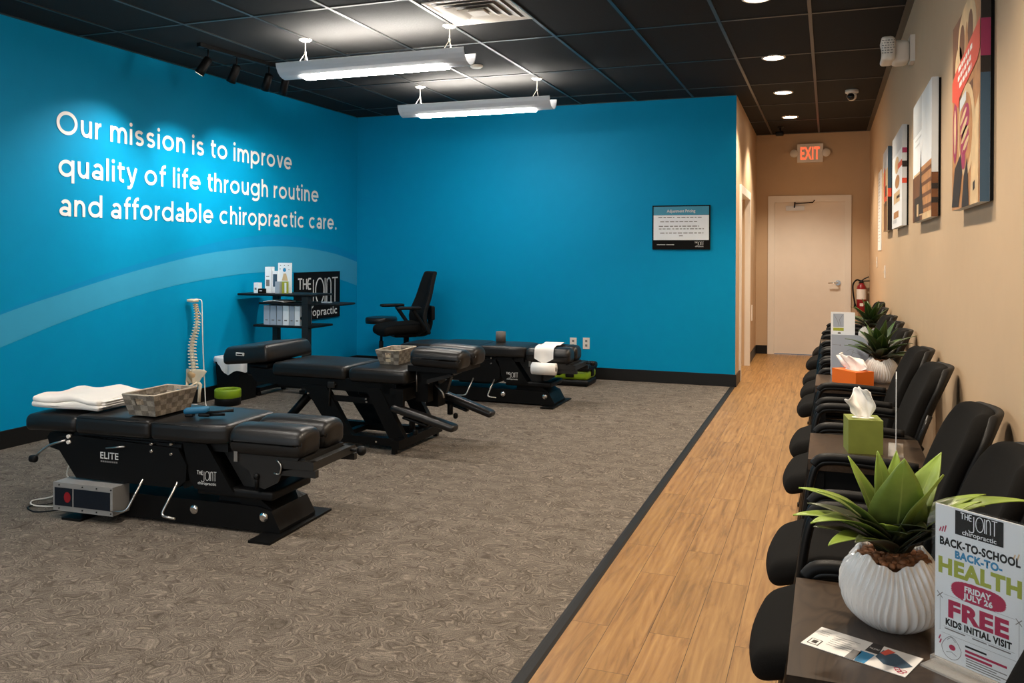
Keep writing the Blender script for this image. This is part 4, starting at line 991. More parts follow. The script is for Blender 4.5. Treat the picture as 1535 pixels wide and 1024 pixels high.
# ------------------------------------------------------------------ office chair and stool by the back wall
oc = thing('office_chair', 'black high-backed office chair with arm rests by the blue back wall', 'office chair', (-4.33, 8.36, 0), .80)
def seatdef(p):
    k = p.x / .26
    return (p.x, p.y * (1 - .06 * k * k), p.z - (.045 * max(0, -k - .45) ** 1.3 if k < 0 else 0) + .02 * (p.y / .25) ** 2 + .012 * k)
b = MB(); b.rbox((-.06, 0, .555), (.52, .50, .10), .045, 5, .0, seatdef, mid=10); b.build('seat', 'fabric', oc)
b = MB(); b.rbox((-.03, 0, .49), (.26, .2, .05), .02); b.tube([(0, 0, .47), (0, 0, .25)], [.03, .03], 14); b.tube([(0, 0, .27), (0, 0, .10)], [.045, .05], 14); b.build('column', 'plastic', oc)
def backdef(p):
    k = (p.z + .34) / .68
    w = .50 - .26 * max(0, k - .18) ** 1.25
    cur = .10 * (k - .25) ** 2 * 1.6 - .06 * math.exp(-((k - .28) / .22) ** 2)
    return (p.x + cur * .9 + .0 * k - .06 * (p.y / .25) ** 2 * (w / .5), p.y * w / .5 * (1.0), p.z)
b = MB(); b.rbox((.235, 0, .84), (.05, .50, .68), .024, 3, 0, backdef, mid=12); b.build('backrest', 'meshfab', oc)
b = MB(); b.tube(fillet([(.05, 0, .49), (.25, 0, .48), (.29, 0, .60), (.27, 0, .80)], .08), [.03] * 16, 12) if False else b.tube(fillet([(.02, 0, .49), (.24, 0, .485), (.285, 0, .60), (.265, 0, .78)], .08), .028, 12); b.rbox((.275, 0, .72), (.05, .22, .16), .02); b.build('back_spine', 'plastic', oc)
for s_ in (-1, 1):
    b = MB(); b.rbox((-.07, s_ * .285, .795), (.27, .09, .032), .014, 4, 0, lambda p: (p.x, p.y * (1 - .15 * (p.x / .13) ** 2), p.z)); b.build('arm_pad', 'plastic', oc)
    b = MB(); b.tube(fillet([(-.02, s_ * .285, .78), (.0, s_ * .285, .75), (.13, s_ * .275, .56), (.08, s_ * .16, .51)], .05), .022, 10); b.build('arm_post', 'plastic', oc)
for k in range(5):
    a = 2 * PI * k / 5 + .3; d = Vector((math.cos(a), math.sin(a), 0))
    b = MB(); b.tube([d * .03 + Vector((0, 0, .105)), d * .29 + Vector((0, 0, .07))], [.026, .016], 10); lg = b.build('base_leg', 'plastic', oc)
    b = MB(); w_ = d.cross(Vector((0, 0, 1))); c_ = d * .29 + Vector((0, 0, .028)); b.cyl(c_ - w_ * .02, c_ + w_ * .02, .028, 16); b.build('caster', 'plastic', lg)
so = thing('rolling_stool', 'low black round stool on a chrome base behind the office chair', 'stool', (-4.86, 8.76, 0))
b = MB(); b.rbox((0, 0, .60), (.37, .37, .075), .036, 5, .0, lambda p: (p.x * math.sqrt(max(.0, 1 - .5 * (p.y / .185) ** 2)), p.y * math.sqrt(max(0., 1 - .5 * (p.x / .185) ** 2)), p.z), mid=8); b.build('seat', 'vinyl', so)
b = MB(); b.tube([(0, 0, .57), (0, 0, .35)], .016, 12); b.tube([(0, 0, .36), (0, 0, .10)], .026, 12); b.build('column', 'plastic', so)
for k in range(5):
    a = 2 * PI * k / 5 + .55; d = Vector((math.cos(a), math.sin(a), 0))
    b = MB(); b.tube([d * .03 + Vector((0, 0, .13)), d * .16 + Vector((0, 0, .115)), d * .27 + Vector((0, 0, .075))], [.022, .018, .012], 10); lg = b.build('base_leg', 'chrome', so)
    b = MB(); w_ = d.cross(Vector((0, 0, 1))); c_ = d * .265 + Vector((0, 0, .027)); b.cyl(c_ - w_ * .02, c_ + w_ * .02, .027, 16); b.build('caster', 'plastic', lg)

# ------------------------------------------------------------------ cart with shelves in the corner and what stands on it
ct = thing('rolling_cart', 'black rolling cart with three shelves against the blue wall behind the middle table', 'cart', (-4.9, 7.05, 0))
def cpart(name, m_, fn, bevel=.003):
    b = MB(); fn(b); return b.build(name, m_, ct, bevel=bevel)
cpart('top_shelf', 'plastic', lambda b: b.rbox((-.075, 0, .975), (.83, .40, .022), .010, 3))
cpart('middle_shelf', 'plastic', lambda b: b.rbox((.19, -.02, .893), (.86, .36, .02), .009, 3))
cpart('lower_shelf', 'plastic', lambda b: b.rbox((.02, 0, .676), (.65, .40, .022), .010, 3))
for x, w in ((-.245, .028), (.285, .034)):
    cpart('post', 'metaldark', lambda b: b.box((x - w, -.03 + (.10 if x < 0 else -.17), .05), (x + w, .03 + (.10 if x < 0 else -.17), .965)))
    cpart('clamp_knob', 'plastic', lambda b: b.cyl((x - .06, .1 if x < 0 else -.17, .76), (x + .02, .1 if x < 0 else -.17, .76), .016, 12), 0)
cpart('base_frame', 'metalblack', lambda b: (b.box((-.29, -.22, .05), (-.2, .25, .085)), b.box((.24, -.22, .05), (.33, .25, .085)), b.box((-.25, .06, .05), (.3, .13, .085))))
for x in (-.245, .285):
    for y in (-.19, .22): cpart('caster', 'plastic', lambda b: b.cyl((x - .015, y, .025), (x + .015, y, .025), .025, 14), 0)
def carton(label, x, y, w, d, h, m_='pwhite', deco=None, z=.9865, name='carton', cat='box'):
    t = thing(name, label, cat, (x, y, z), rnd.uniform(-.08, .08))
    b = MB(); b.box((-w / 2, -d / 2, 0), (w / 2, d / 2, h)); b.build('box', m_, t, bevel=.002)
    if deco:
        for dn, dm, u0, v0, u1, v1 in deco:
            b = MB(); b.box((-w / 2 + u0 * w, -d / 2 - .0015, v0 * h), (-w / 2 + u1 * w, -d / 2 + .0005, v1 * h)); b.build(dn, dm, t)
    return t
carton('smallest white carton at the left end of the cart top', -5.235, 6.97, .058, .05, .10, deco=[('print', 'inkgrey', .2, .3, .6, .5)])
carton('tall narrow white carton on the cart top, left of the blue-windowed one', -5.155, 7.05, .068, .06, .255, deco=[('print', 'inkgrey', .2, .25, .75, .5), ('print', 'inkgrey', .2, .62, .7, .64)])
carton('tiny black box on the cart top in front of the tall narrow carton', -5.155, 6.93, .06, .05, .045, 'ink', deco=[('print', 'letterlit', .3, .45, .75, .6)])
carton('white carton with a blue window between two taller white ones on the cart', -5.082, 7.06, .06, .05, .215, deco=[('window', 'pslate', .12, .28, .85, .85)])
bd = thing('display_card', 'broad white display card with a blue dot standing on the cart top', 'display card', (-4.985, 7.06, .9865))
b = MB(); b.box((-.075, -.008, 0), (.075, .008, .295)); b.build('card', 'pwhite', bd, bevel=.001)
b = MB(); b.mi = 0; blob(b, .0, .225, .019, .019, 0)
b.mi = 1
for x, y in ((-.045, .27), (0, .27), (.045, .27), (-.05, .235), (.052, .228)): blob(b, x, y, .006, .005, 0, 10)
b.mi = 2; b.poly([(-.03, .12, .0), (.04, .12, .0), (.02, .19, .0), (-.01, .19, .0)])
b.build('print', ['pblue', 'inkgrey', 'skinC'], bd, matrix=Matrix(((1, 0, 0, 0), (0, 0, -1, -.0088), (0, 1, 0, 0), (0, 0, 0, 1))), flat=True)
carton('pale blue grey box in front of the display card on the cart', -4.985, 6.96, .05, .05, .115, 'pgrey')
carton('small card with lime leaf print at the right of the cart top', -4.925, 6.98, .055, .03, .115, 'pgreen', deco=[('print', 'pwhite', .55, .05, .95, .9)])
for k in range(6):
    w_ = (.066, .066, .062, .066, .05, .058)[k]; x = -5.105 + sum((.066, .066, .062, .066, .05, .058)[:k]) + w_ / 2 + .008 * k
    lab_ = ('first', 'second', 'third', 'fourth', 'narrow fifth', 'sixth')[k]
    t = thing('ring_binder', lab_ + ' white binder from the left on the lower cart shelf', 'binder', (x, 6.99, .6875), 0, 'white binders on the cart')
    b = MB(); b.box((-w_ / 2, -.10, 0), (w_ / 2, .10, .185)); b.build('cover', 'pgrey' if k not in (3, 5) else 'pwhite', t, bevel=.003)
    b = MB(); b.box((-w_ * .25, -.1015, .04), (w_ * .2, -.0995, .05)); b.build('spine_label', 'inkgrey', t)
b = MB(); b.rbox((-4.99, 6.98, .9075), (.24, .2, .008), .003, 2, 0, lambda p: (p.x, p.y, p.z + .012 * math.sin((p.x + .12) * 13))); tag(b.build('paper_sheet', 'paper'), 'curled white paper lying on the middle cart shelf', 'paper')
b = MB(); b.rbox((-4.46, 6.98, .910), (.09, .06, .012), .005, 3); tag(b.build('pen_tray', 'pgrey'), 'small pale object at the right end of the middle cart shelf', 'tray')

# ------------------------------------------------------------------ spine model on its stand, bin, green things
st_ = thing('display_stand', 'thin white metal stand holding the spine model by the blue wall', 'stand', (-5.24, 6.22, 0))
b = MB(); b.tube(fillet([(-.10, .02, .006), (-.18, .0, .006), (-.16, -.14, .006), (.02, -.16, .006), (.04, -.02, .006), (.01, 0, .02), (-.02, 0, .5), (-.035, 0, .955), (-.11, 0, .962), (-.14, 0, .93)], .025), .005, 8); b.build('rod', 'white', st_)
b = MB(); b.tube([(-.03, 0, .80), (-.05, 0, .83), (-.07, -.01, .87)], .003, 6); b.build('hook', 'white', st_)
sm = thing('spine_model', 'cream anatomical spine and pelvis model hanging by the blue wall', 'spine model', (-5.345, 6.20, .16))
SP = [(.012, .0, .765), (.020, 0, .72), (.030, 0, .67), (.034, 0, .61), (.026, 0, .55), (.008, 0, .49), (-.012, 0, .43), (-.022, 0, .36), (-.02, 0, .30), (-.01, 0, .24), (-.004, 0, .19), (.004, 0, .15)]
pts = catmull(SP, 10); L_ = [0]
for i in range(1, len(pts)): L_.append(L_[-1] + (pts[i] - pts[i - 1]).length)
def along(t):
    d = t * L_[-1]
    for i in range(1, len(L_)):
        if L_[i] >= d: return pts[i - 1].lerp(pts[i], (d - L_[i - 1]) / max(1e-6, L_[i] - L_[i - 1])), (pts[i] - pts[i - 1]).normalized()
    return pts[-1], (pts[-1] - pts[-2]).normalized()
for k in range(24):
    t_ = .02 + .96 * (k / 23) ** 1.12; p, d = along(t_); s_ = .55 + .6 * k / 23
    hgt = max(.013, .80 * L_[-1] * .96 * (((k + 1) / 23) ** 1.12 - (k / 23) ** 1.12))
    b = MB(); b.tube([p - d * hgt * .5, p - d * hgt * .2, p + d * hgt * .2, p + d * hgt * .5], [.020 * s_, .0175 * s_, .0175 * s_, .020 * s_], 14)
    sd = d.orthogonal().normalized()
    yv = Vector((.55, -.83, 0)); xv = Vector((.83, .55, 0))
    b.rbox(p + Vector((.026 * s_, .01, -.004)), (.034 * s_, .012, .011), .005, 2); b.rbox(p + xv * .024 * s_, (.03 * s_, .012, .009), .004, 2); b.rbox(p - xv * .024 * s_, (.03 * s_, .012, .009), .004, 2)
    v_ = b.build('vertebra', 'bone' if k > 6 else 'bone2', sm)
    b = MB(); q = p + d * hgt * .75; b.tube([q - d * .002, q + d * .002], .0185 * s_, 14)
    for sg in (-1, 1): b.rbox(p + yv * .018 * s_ + xv * sg * .024 * s_, (.014 * s_, .014 * s_, .011 * s_), .005, 2)
    b.build('disc', 'disc', v_)
b = MB(); b.rbox((-.004, -.01, .787), (.085, .075, .028), .013, 4, 0, lambda p: (p.x, p.y, p.z + .10 * max(0, -p.x) ** 1.2)); b.build('skull_base', 'bone', sm)
b = MB(); b.tube([(-.015, -.01, .15), (.0, -.01, .12), (.005, 0, .07), (.0, 0, .03)], [.04, .045, .028, .010], 14); b.build('sacrum', 'bone2', sm)
for sg in (-1, 1):
    def wing(p, sg=sg):
        return (p.x * (1 + 1.6 * max(0, p.z + .02) / .07) + sg * .012 * (p.y / .05), p.y, p.z - .35 * abs(p.x) ** 1.2 + .01 * math.sin(p.x * 40))
    b = MB(); b.rbox((sg * .055, -.02, .105), (.095, .018, .135), .0085, 3, 0, lambda p, sg=sg: (p.x * (1 + .5 * p.z / .067) + sg * .018 * (p.z / .067), p.y - 5.5 * (p.x * sg) ** 2 + .012, p.z - .10 * p.x * sg - 4.5 * (p.x) ** 2 * (1 if p.z > 0 else -.6)), rotz(.35), mid=8); b.build('hip_bone', 'bone', sm)
    b = MB(); b.tube([(sg * .055, -.02, .055), (sg * .03, -.055, .035), (sg * .006, -.07, .028), (sg * .02, -.05, -.005), (sg * .045, -.02, .0), (sg * .055, -.02, .05)], .010, 8); b.build('pubic_arch', 'bone', sm)
b = MB(); b.tube([(.062, -.01, .05), (.085, -.015, .035), (.075, -.015, -.04), (.07, -.015, -.12)], [.016, .017, .013, .015], 12); b.build('femur', 'bone', sm)
bn = thing('waste_bin', 'black square waste bin with a white liner folded over its rim by the blue wall', 'waste bin', (-5.235, 6.66, 0), 0)
b = MB()
def frust(b, w0, w1, z0, z1):
    A = [b.bm.verts.new((x * w0, y * w0, z0)) for x, y in ((-1, -1), (1, -1), (1, 1), (-1, 1))]; B_ = [b.bm.verts.new((x * w1, y * w1, z1)) for x, y in ((-1, -1), (1, -1), (1, 1), (-1, 1))]
    for i in range(4): b.face([A[i], A[(i + 1) % 4], B_[(i + 1) % 4], B_[i]]).smooth = False
    return A
A = frust(b, .120, .140, 0, .40); b.face(list(reversed(A))); b.build('body', 'plastic', bn, bevel=0)
b = MB(); n = 48; rings = []
for k, (r, z) in enumerate(((.10, .30), (.130, .385), (.143, .408), (.152, .39), (.155, .34), (.157, .30))):
    ring = []
    for i in range(n):
        a = 2 * PI * i / n; c_, s_ = math.cos(a), math.sin(a); m_ = max(abs(c_), abs(s_)); wob = (.010 * math.sin(9 * a) + .006 * math.sin(17 * a)) * (k - 2) / 3 if k > 2 else 0
        zz = z + (.045 * math.sin(2 * a + .6) + .03 * math.sin(5 * a)) * ((k - 3) / 2 if k > 3 else 0)
        ring.append(b.bm.verts.new(((r + wob) * c_ / m_, (r + wob) * s_ / m_, zz)))
    rings.append(ring)
for k in range(len(rings) - 1):
    for i in range(n): b.face([rings[k][i], rings[k][(i + 1) % n], rings[k + 1][(i + 1) % n], rings[k + 1][i]])
b.build('liner', 'bag', bn)
def greendisc(name, label, cat, x, y, r):
    t = thing(name, label, cat, (x, y, 0))
    b = MB(); b.lathe([(r * .85, 0), (r, .01), (r, .065), (r * .98, .07)], (0, 0, 0), 40); b.build('base', 'plastic', t)
    b = MB(); b.lathe([(r * .99, .07), (r * 1.02, .075), (r * 1.02, .135), (r * .97, .145), (r * .70, .145), (r * .68, .13), (r * .68, .10)], (0, 0, 0), 40, cap=False); b.build('ring', 'lime', t)
    b = MB(); b.lathe([(r * .68, .11), (.001, .112)], (0, 0, 0), 40, cap=False); b.build('well', 'plastic', t)
greendisc('step_stool', 'low round lime green and black step on the carpet by the spine model', 'step', -5.10, 6.36, .115)
gb = thing('storage_tub', 'black lidded tub with a lime green band behind the furthest treatment table', 'tub', (-2.52, 8.72, 0))
b = MB(); b.rbox((0, 0, .035), (.40, .36, .07), .03, 4); b.build('base', 'plastic', gb)
b = MB(); b.rbox((0, 0, .115), (.385, .345, .10), .035, 4); b.build('band', 'lime', gb)
b = MB(); b.rbox((0, 0, .195), (.42, .38, .075), .03, 4); b.rbox((0, -.178, .14), (.09, .02, .09), .008); b.rbox((.198, 0, .14), (.02, .09, .09), .008); b.build('lid', 'plastic', gb)
#SECTION_RIGHT
# ------------------------------------------------------------------ guest chairs along the beige wall
def guest_chair(label, loc):
    t = thing('guest_chair', label, 'chair', loc, 0, 'guest chairs along the beige wall')
    def seatd(p):
        k = (p.x + .235) / .47            # 0 at the front edge
        w = 1 - .16 * max(0, .35 - k) ** 1.6 / .35 ** 1.6 - .05 * k
        return (p.x - .022 * (1 - (p.y / .24) ** 2) * max(0, 1 - 2 * k), p.y * w, p.z - .045 * max(0, .3 - k) ** 1.4 / .3 ** 1.4 + .008 * (p.y / .24) ** 2)
    b = MB(); b.rbox((-.035, 0, .425), (.46, .48, .085), .040, 5, .006, seatd, mid=10); b.build('seat', 'fabric', t)
    b = MB(); b.rbox((-.01, 0, .375), (.36, .40, .02), .009, 3); b.build('seat_pan', 'plastic', t)
    def backd(p):
        k = (p.z + .22) / .44
        w = 1 - .10 * k - .32 * max(0, k - .80) ** 1.7 / .2 ** 1.7 - .12 * max(0, .18 - k) / .18
        return (p.x + .135 * k + .035 * (p.y / .23) ** 2 * -1 + .02 * (k - .4) ** 2 * 4, p.y * w, p.z)
    b = MB(); b.rbox((.195, 0, .70), (.055, .47, .44), .026, 4, 0, backd, mid=12); b.build('backrest', 'fabric', t)
    b = MB(); b.rbox((.225, 0, .695), (.026, .485, .45), .012, 3, 0, backd, mid=12); b.build('back_shell', 'plastic', t)
    for s_ in (-1, 1):
        y = s_ * .246
        b = MB(); b.tube(fillet([(-.235, y, .0), (-.155, y, .58), (-.135, y, .655), (-.06, y, .662), (.22, y, .645), (.255, y * .93, .60)], .055, 7), .0135, 10); b.build('arm_tube', 'tube', t)
        b = MB(); b.tube(fillet([(-.13, y, .664), (-.09, y, .676), (.06, y, .672), (.19, y, .662)], .03), [.0135] + [.0165] * 14 + [.0165], 10) if False else b.tube(catmull([(-.145, y, .645), (-.12, y, .669), (-.06, y, .675), (.06, y, .672), (.19, y, .662)], 5), .0165, 12); b.build('arm_pad', 'plastic', t)
        b = MB(); b.tube(fillet([(.30, y, .0), (.20, y, .36), (.24, y * .94, .62), (.285, y * .9, .74)], .08), .0125, 10); b.build('rear_leg', 'tube', t)
        b = MB(); b.tube([(-.185, y, .365), (.20, y, .36)], .011, 10); b.tube([(-.15, y, .362), (-.15, y * .6, .368)], .011, 8); b.build('side_rail', 'tube', t)
        for x in (-.235, .30):
            b = MB(); b.cyl((x, y, 0), (x, y, .02), .019, 12); b.build('glide', 'plastic', t)
        b = MB(); b.rbox((-.16, y * .80, .36), (.045, .035, .05), .014, 3); b.build('seat_mount', 'plastic', t)
    b = MB(); b.rbox((.235, 0, .50), (.05, .10, .14), .015); b.tube([(.21, -.25, .375), (.21, .25, .375)], .011, 8); b.build('back_bracket', 'plastic', t)
    return t
SEATS = [(2.32, .10, 'black guest chair directly beyond the large bright green plant'),
         (2.945, .10, 'black guest chair next to the green tissue box table, on its near side'),
         (4.02, .10, 'black guest chair just beyond the green tissue box table'),
         (4.70, .10, 'black guest chair just before the table with the orange tissue box'),
         (5.84, .10, 'black guest chair just beyond the table with the orange tissue box'),
         (6.49, .10, 'second black guest chair beyond the orange tissue box table'),
         (7.118, .10, 'third black guest chair beyond the orange tissue box table'),
         (8.145, .10, 'black guest chair beyond the furthest plant, second from the end of the row'),
         (9.05, .14, 'last black guest chair of the row, closest to the exit door'),
         (1.18, .005, 'black guest chair cut off by the lower right corner, in front of the promotional sign')]
c0 = guest_chair(SEATS[0][2], (SEATS[0][1], SEATS[0][0], 0))
for y, x, l in SEATS[1:]: dup(c0, (x, y, 0), 0, l)

# ------------------------------------------------------------------ end tables
def end_table(label, y):
    t = thing('end_table', label, 'table', (.135, y, 0), 0, 'dark wood end tables')
    b = MB(); b.box((-.20, -.24, .612), (.20, .24, .65)); b.build('tabletop', 'dwood', t, bevel=.002)
    for x in (-.17, .17):
        for yy in (-.21, .21):
            b = MB(); b.box((x - .025, yy - .025, 0), (x + .025, yy + .025, .612)); b.build('leg', 'metalblack', t, bevel=.002)
    for yy in (-.21, .21):
        b = MB(); b.box((-.145, yy - .012, .54), (.145, yy + .012, .612)); b.build('apron', 'metalblack', t)
    for x in (-.17, .17):
        b = MB(); b.box((x - .012, -.185, .54), (x + .012, .185, .612)); b.build('apron', 'metalblack', t)
    return t
e0 = end_table('dark wood end table in the lower right corner holding the large plant and promotional sign', 1.81)
dup(e0, (.135, 3.49, 0), 0, 'dark wood end table holding the green tissue box')
dup(e0, (.135, 5.32, 0), 0, 'dark wood end table holding the orange tissue box')
dup(e0, (.145, 7.63, 0), 0, 'dark wood end table furthest down the row, holding the rearmost plant')

# ------------------------------------------------------------------ plants in ribbed white pots
def pot_parts(t, r, h):
    n = 288
    def rib(a, rr, z, j):
        k = z / h
        ph = a * 46 + 4.2 * math.sin(k * 3.0 + 1.9 * math.sin(a * 2)) + 1.8 * math.sin(a * 3 + k * 5)
        d = .0055 * r / .1 * (1 - abs(math.sin(ph / 2)) ** 1.4 * 1.6) * min(1, 5 * k) * min(1, 6 * max(0, 1.03 - k))
        wav = (.009 * math.sin(4 * a - 1.30) + .0035 * math.sin(13 * a)) * max(0, k - .7) * 3.3
        return rr + d, z + wav * r / .1
    pr = [(.50, 0), (.57, .012), (.80, .15), (.94, .33), (1.0, .52), (.985, .68), (.92, .82), (.83, .92), (.76, .98), (.735, 1.0)]
    pf = catmull([(a * r, 0, z * h) for a, z in pr], 4)
    b = MB(); b.lathe([(p.x, p.z) for p in pf] + [(.70 * r, .99 * h), (.68 * r, .95 * h), (.67 * r, .84 * h)], (0, 0, 0), n, cap=False, fn=rib)
    b.build('pot', 'ceramic', t)
    b = MB(); b.lathe([(.50 * r, .0), (.50 * r, .003), (.001, .003)], (0, 0, 0), 40); b.build('pot_base', 'ceramic', t)
    b = MB(); b.lathe([(.70 * r, .86 * h), (.4 * r, .91 * h), (.001, .94 * h)], (0, 0, 0), 24, cap=False)   # pebbles: a loose mass
    for k in range(90):
        a = k * 2.39996; q = math.sqrt((k + .5) / 90) * .66 * r; s_ = rnd.uniform(.06, .085) * r
        b.rbox((q * math.cos(a), q * math.sin(a), .945 * h + rnd.uniform(0, .05) * h), (s_ * 2, s_ * 1.7, s_ * 1.5), s_ * .74, 2, mid=1, rot=rotz(a * 3))
    o = b.build('pebbles', 'soil', t); o['kind'] = 'stuff'
def leaf(t, base, az, tilt, length, width, droop, m_, fold=.35, twist=0., curl=0.):
    """a pointed leaf: az heading, tilt from vertical at the root, droop extra bend towards the tip"""
    N, W = 16, 6; pts = []; p = Vector(base); ang = tilt
    d2 = Vector((math.cos(az), math.sin(az), 0)); side = Vector((-math.sin(az), math.cos(az), 0))
    for i in range(N + 1):
        pts.append((p.copy(), ang)); u = i / N
        ang = tilt + droop * u ** 1.5
        p = p + (d2 * math.sin(ang) + Vector((0, 0, 1)) * math.cos(ang)) * (length / N)
    bm = bmesh.new(); al = bm.verts.layers.float.new('along'); ac = bm.verts.layers.float.new('across'); g = []
    for i, (q, an) in enumerate(pts):
        u = i / N; w = width * .5 * (math.sin(PI * min(1, (.13 + .87 * u)) ** .92) ** .85 * (1 - .25 * u) + .0)
        if i == N: w = .0008
        nrm = Vector((-d2.x * math.cos(an), -d2.y * math.cos(an), math.sin(an)))
        row = []
        tws = twist * u
        sd = side * math.cos(tws) + nrm * math.sin(tws)
        for k in range(W + 1):
            v = (k / W - .5) * 2
            pos = q + sd * (v * w) + nrm * (fold * abs(v) ** 1.3 * w * (1 - .4 * u) + .012 * width * math.sin(u * 14 + k))
            vv = bm.verts.new(pos); vv[al] = u; vv[ac] = v; row.append(vv)
        g.append(row)
    for i in range(N):
        for k in range(W):
            f = bm.faces.new([g[i][k], g[i][k + 1], g[i + 1][k + 1], g[i + 1][k]]); f.smooth = True
    me = bpy.data.meshes.new('leaf'); bm.to_mesh(me); bm.free(); me.materials.append(M[m_])
    o = bpy.data.objects.new('leaf', me); C.objects.link(o); o.parent = t
    so_ = o.modifiers.new('thickness', 'SOLIDIFY'); so_.thickness = .0012
    return o
R_ = -YAW * 0
VIEW = YAW     # headings are given relative to the room
def heading(deg): return math.radians(deg) + VIEW
# nearest plant; heading 0 points to the right of the corridor view, 90 away from the camera
P1 = thing('potted_plant', 'large bright green agave-like plant in a ribbed white pot nearest the camera', 'potted plant', (.124, 1.862, .6505))
pot_parts(P1, .096, .138)
Z1 = .143
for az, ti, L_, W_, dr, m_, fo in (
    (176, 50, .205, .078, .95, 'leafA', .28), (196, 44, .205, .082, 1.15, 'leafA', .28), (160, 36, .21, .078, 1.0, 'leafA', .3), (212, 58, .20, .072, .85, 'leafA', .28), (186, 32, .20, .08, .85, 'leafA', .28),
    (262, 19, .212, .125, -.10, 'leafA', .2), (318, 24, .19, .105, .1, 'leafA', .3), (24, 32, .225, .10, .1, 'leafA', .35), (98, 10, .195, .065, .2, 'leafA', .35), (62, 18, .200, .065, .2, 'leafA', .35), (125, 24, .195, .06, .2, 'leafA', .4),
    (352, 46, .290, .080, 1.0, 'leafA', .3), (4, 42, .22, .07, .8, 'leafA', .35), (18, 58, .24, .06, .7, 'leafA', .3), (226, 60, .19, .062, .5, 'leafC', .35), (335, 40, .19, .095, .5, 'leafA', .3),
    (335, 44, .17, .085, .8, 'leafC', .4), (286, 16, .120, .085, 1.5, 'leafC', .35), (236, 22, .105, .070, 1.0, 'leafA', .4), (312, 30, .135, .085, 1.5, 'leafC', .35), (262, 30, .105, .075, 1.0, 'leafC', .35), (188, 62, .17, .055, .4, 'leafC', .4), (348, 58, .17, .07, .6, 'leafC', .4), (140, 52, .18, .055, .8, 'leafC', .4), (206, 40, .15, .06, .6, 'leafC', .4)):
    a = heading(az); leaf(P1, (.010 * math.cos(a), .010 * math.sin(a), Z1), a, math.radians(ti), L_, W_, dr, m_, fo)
def dark_plant(label, loc, seed, tall=1., cone=False):
    t = thing('potted_plant', label, 'potted plant', loc)
    pot_parts(t, .090, .135)
    rr = random.Random(seed)
    for k in range(24):
        az = k * 137.5 + rr.uniform(-12, 12); ring = k / 24
        ti = 68 - 58 * ring + rr.uniform(-6, 6); a = heading(az)
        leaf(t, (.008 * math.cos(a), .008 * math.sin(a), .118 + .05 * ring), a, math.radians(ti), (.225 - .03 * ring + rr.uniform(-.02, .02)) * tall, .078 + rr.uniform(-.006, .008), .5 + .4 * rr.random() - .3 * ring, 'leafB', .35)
    if cone:
        b = MB(); b.tube([(.0, .02, .2), (.0, .02, .24), (.0, .02, .275), (.0, .02, .30)], [.016, .022, .016, .004], 10); b.build('flower_bud', 'stem', t)
    return t
dark_plant('dark green agave-like plant in a ribbed white pot behind the orange tissue box', (.285, 5.345, .6505), 3, 1.0)
dark_plant('rearmost dark green plant with a dry brown bud, near the exit door', (.33, 7.60, .6505), 11, 1.05, True)

# ------------------------------------------------------------------ tissue boxes
def tissue_sheet(t, z, w, h, seed, lean=(0, 0), peak=0.):
    b = MB(); n, m = 18, 26; g = []
    for i in range(n + 1):
        u = i / n; row = []
        for k in range(m + 1):
            v = k / m * 2 - 1
            ww = w * (.42 + .70 * u ** .6 - .30 * u ** 3)
            top = 1 - .34 * abs(v - peak) ** 1.3 + .05 * math.sin(v * 7 + seed) + .03 * math.sin(v * 15 + seed * 2)
            x = v * ww + lean[0] * u * u + .004 * math.sin(u * 9 + v * 4)
            y = (.016 * math.sin(v * 4.2 + seed) + .010 * math.sin(v * 9 + 2.5 * u + seed)) * (.35 + u) + .018 * u * u * math.sin(v * 2 + seed) + lean[1] * u
            row.append(b.bm.verts.new((x, y, z + h * u * top)))
        g.append(row)
    for i in range(n):
        for k in range(m): b.face([g[i][k], g[i][k + 1], g[i + 1][k + 1], g[i + 1][k]])
    o = b.build('tissue', 'tissue', t); so_ = o.modifiers.new('thickness', 'SOLIDIFY'); so_.thickness = .0015
gt = thing('tissue_box', 'green cube tissue box with a white tissue standing out of it', 'tissue box', (.125, 3.46, .6505), .13)
b = MB(); b.box((-.06, -.06, 0), (.06, .06, .125)); b.build('box', 'olive', gt, bevel=.002)
b = MB(); blob(b, 0, 0, .04, .022, .1255); b.build('opening', 'tissue', gt, flat=True)
tissue_sheet(gt, .1255, .052, .115, 2, (-.02, 0), .35)
ot = thing('tissue_box', 'long orange tissue box with a wide white tissue in front of the dark plant', 'tissue box', (.133, 5.227, .6505), -.918)
b = MB(); b.box((-.102, -.06, 0), (.102, .06, .08)); b.build('box', 'orange', ot, bevel=.002)
b = MB(); blob(b, 0, 0, .06, .022, .0805); b.build('opening', 'tissue', ot, flat=True)
tissue_sheet(ot, .0805, .135, .088, 5, (-.035, 0), -.25)

# ------------------------------------------------------------------ sign holders, brochure
SH_W, SH_H = .157, .277
sh = thing('promotional_sign', 'back-to-school promotional sheet in a clear acrylic stand beside the large plant', 'sign', (.185, 1.712, .6505), -.67)
b = MB(); b.box((-.004, -.0060, .012), (SH_W + .004, -.0044, SH_H + .014)); b.box((-.004, .0044, .012), (SH_W + .004, .0060, SH_H + .014)); b.build('acrylic_face', 'acrylic', sh)
b = MB(); b.box((-.006, -.036, 0), (SH_W + .006, .036, .004)); b.box((-.006, -.006, .004), (SH_W + .006, .006, .013)); b.build('acrylic_base', 'acrylicedge', sh, bevel=.001)
b = MB(); b.box((0, -.0014, .014), (SH_W, .0014, SH_H + .012)); b.build('sheet', 'pwhite', sh)
b = MB(); W, HH = SH_W, SH_H
def V(v): return HH * (1 - v)
b.mi = 0; b.rect(.235 * W, V(.165), .775 * W, V(.012), 0)
add_logo(b, .30 * W, V(.150), .41 * W, 1, .0007)
add_text(b, 'BACK-TO-SCHOOL', .505 * W, V(.255), .0135, .90 * W, 0, 0, 'c', .045)
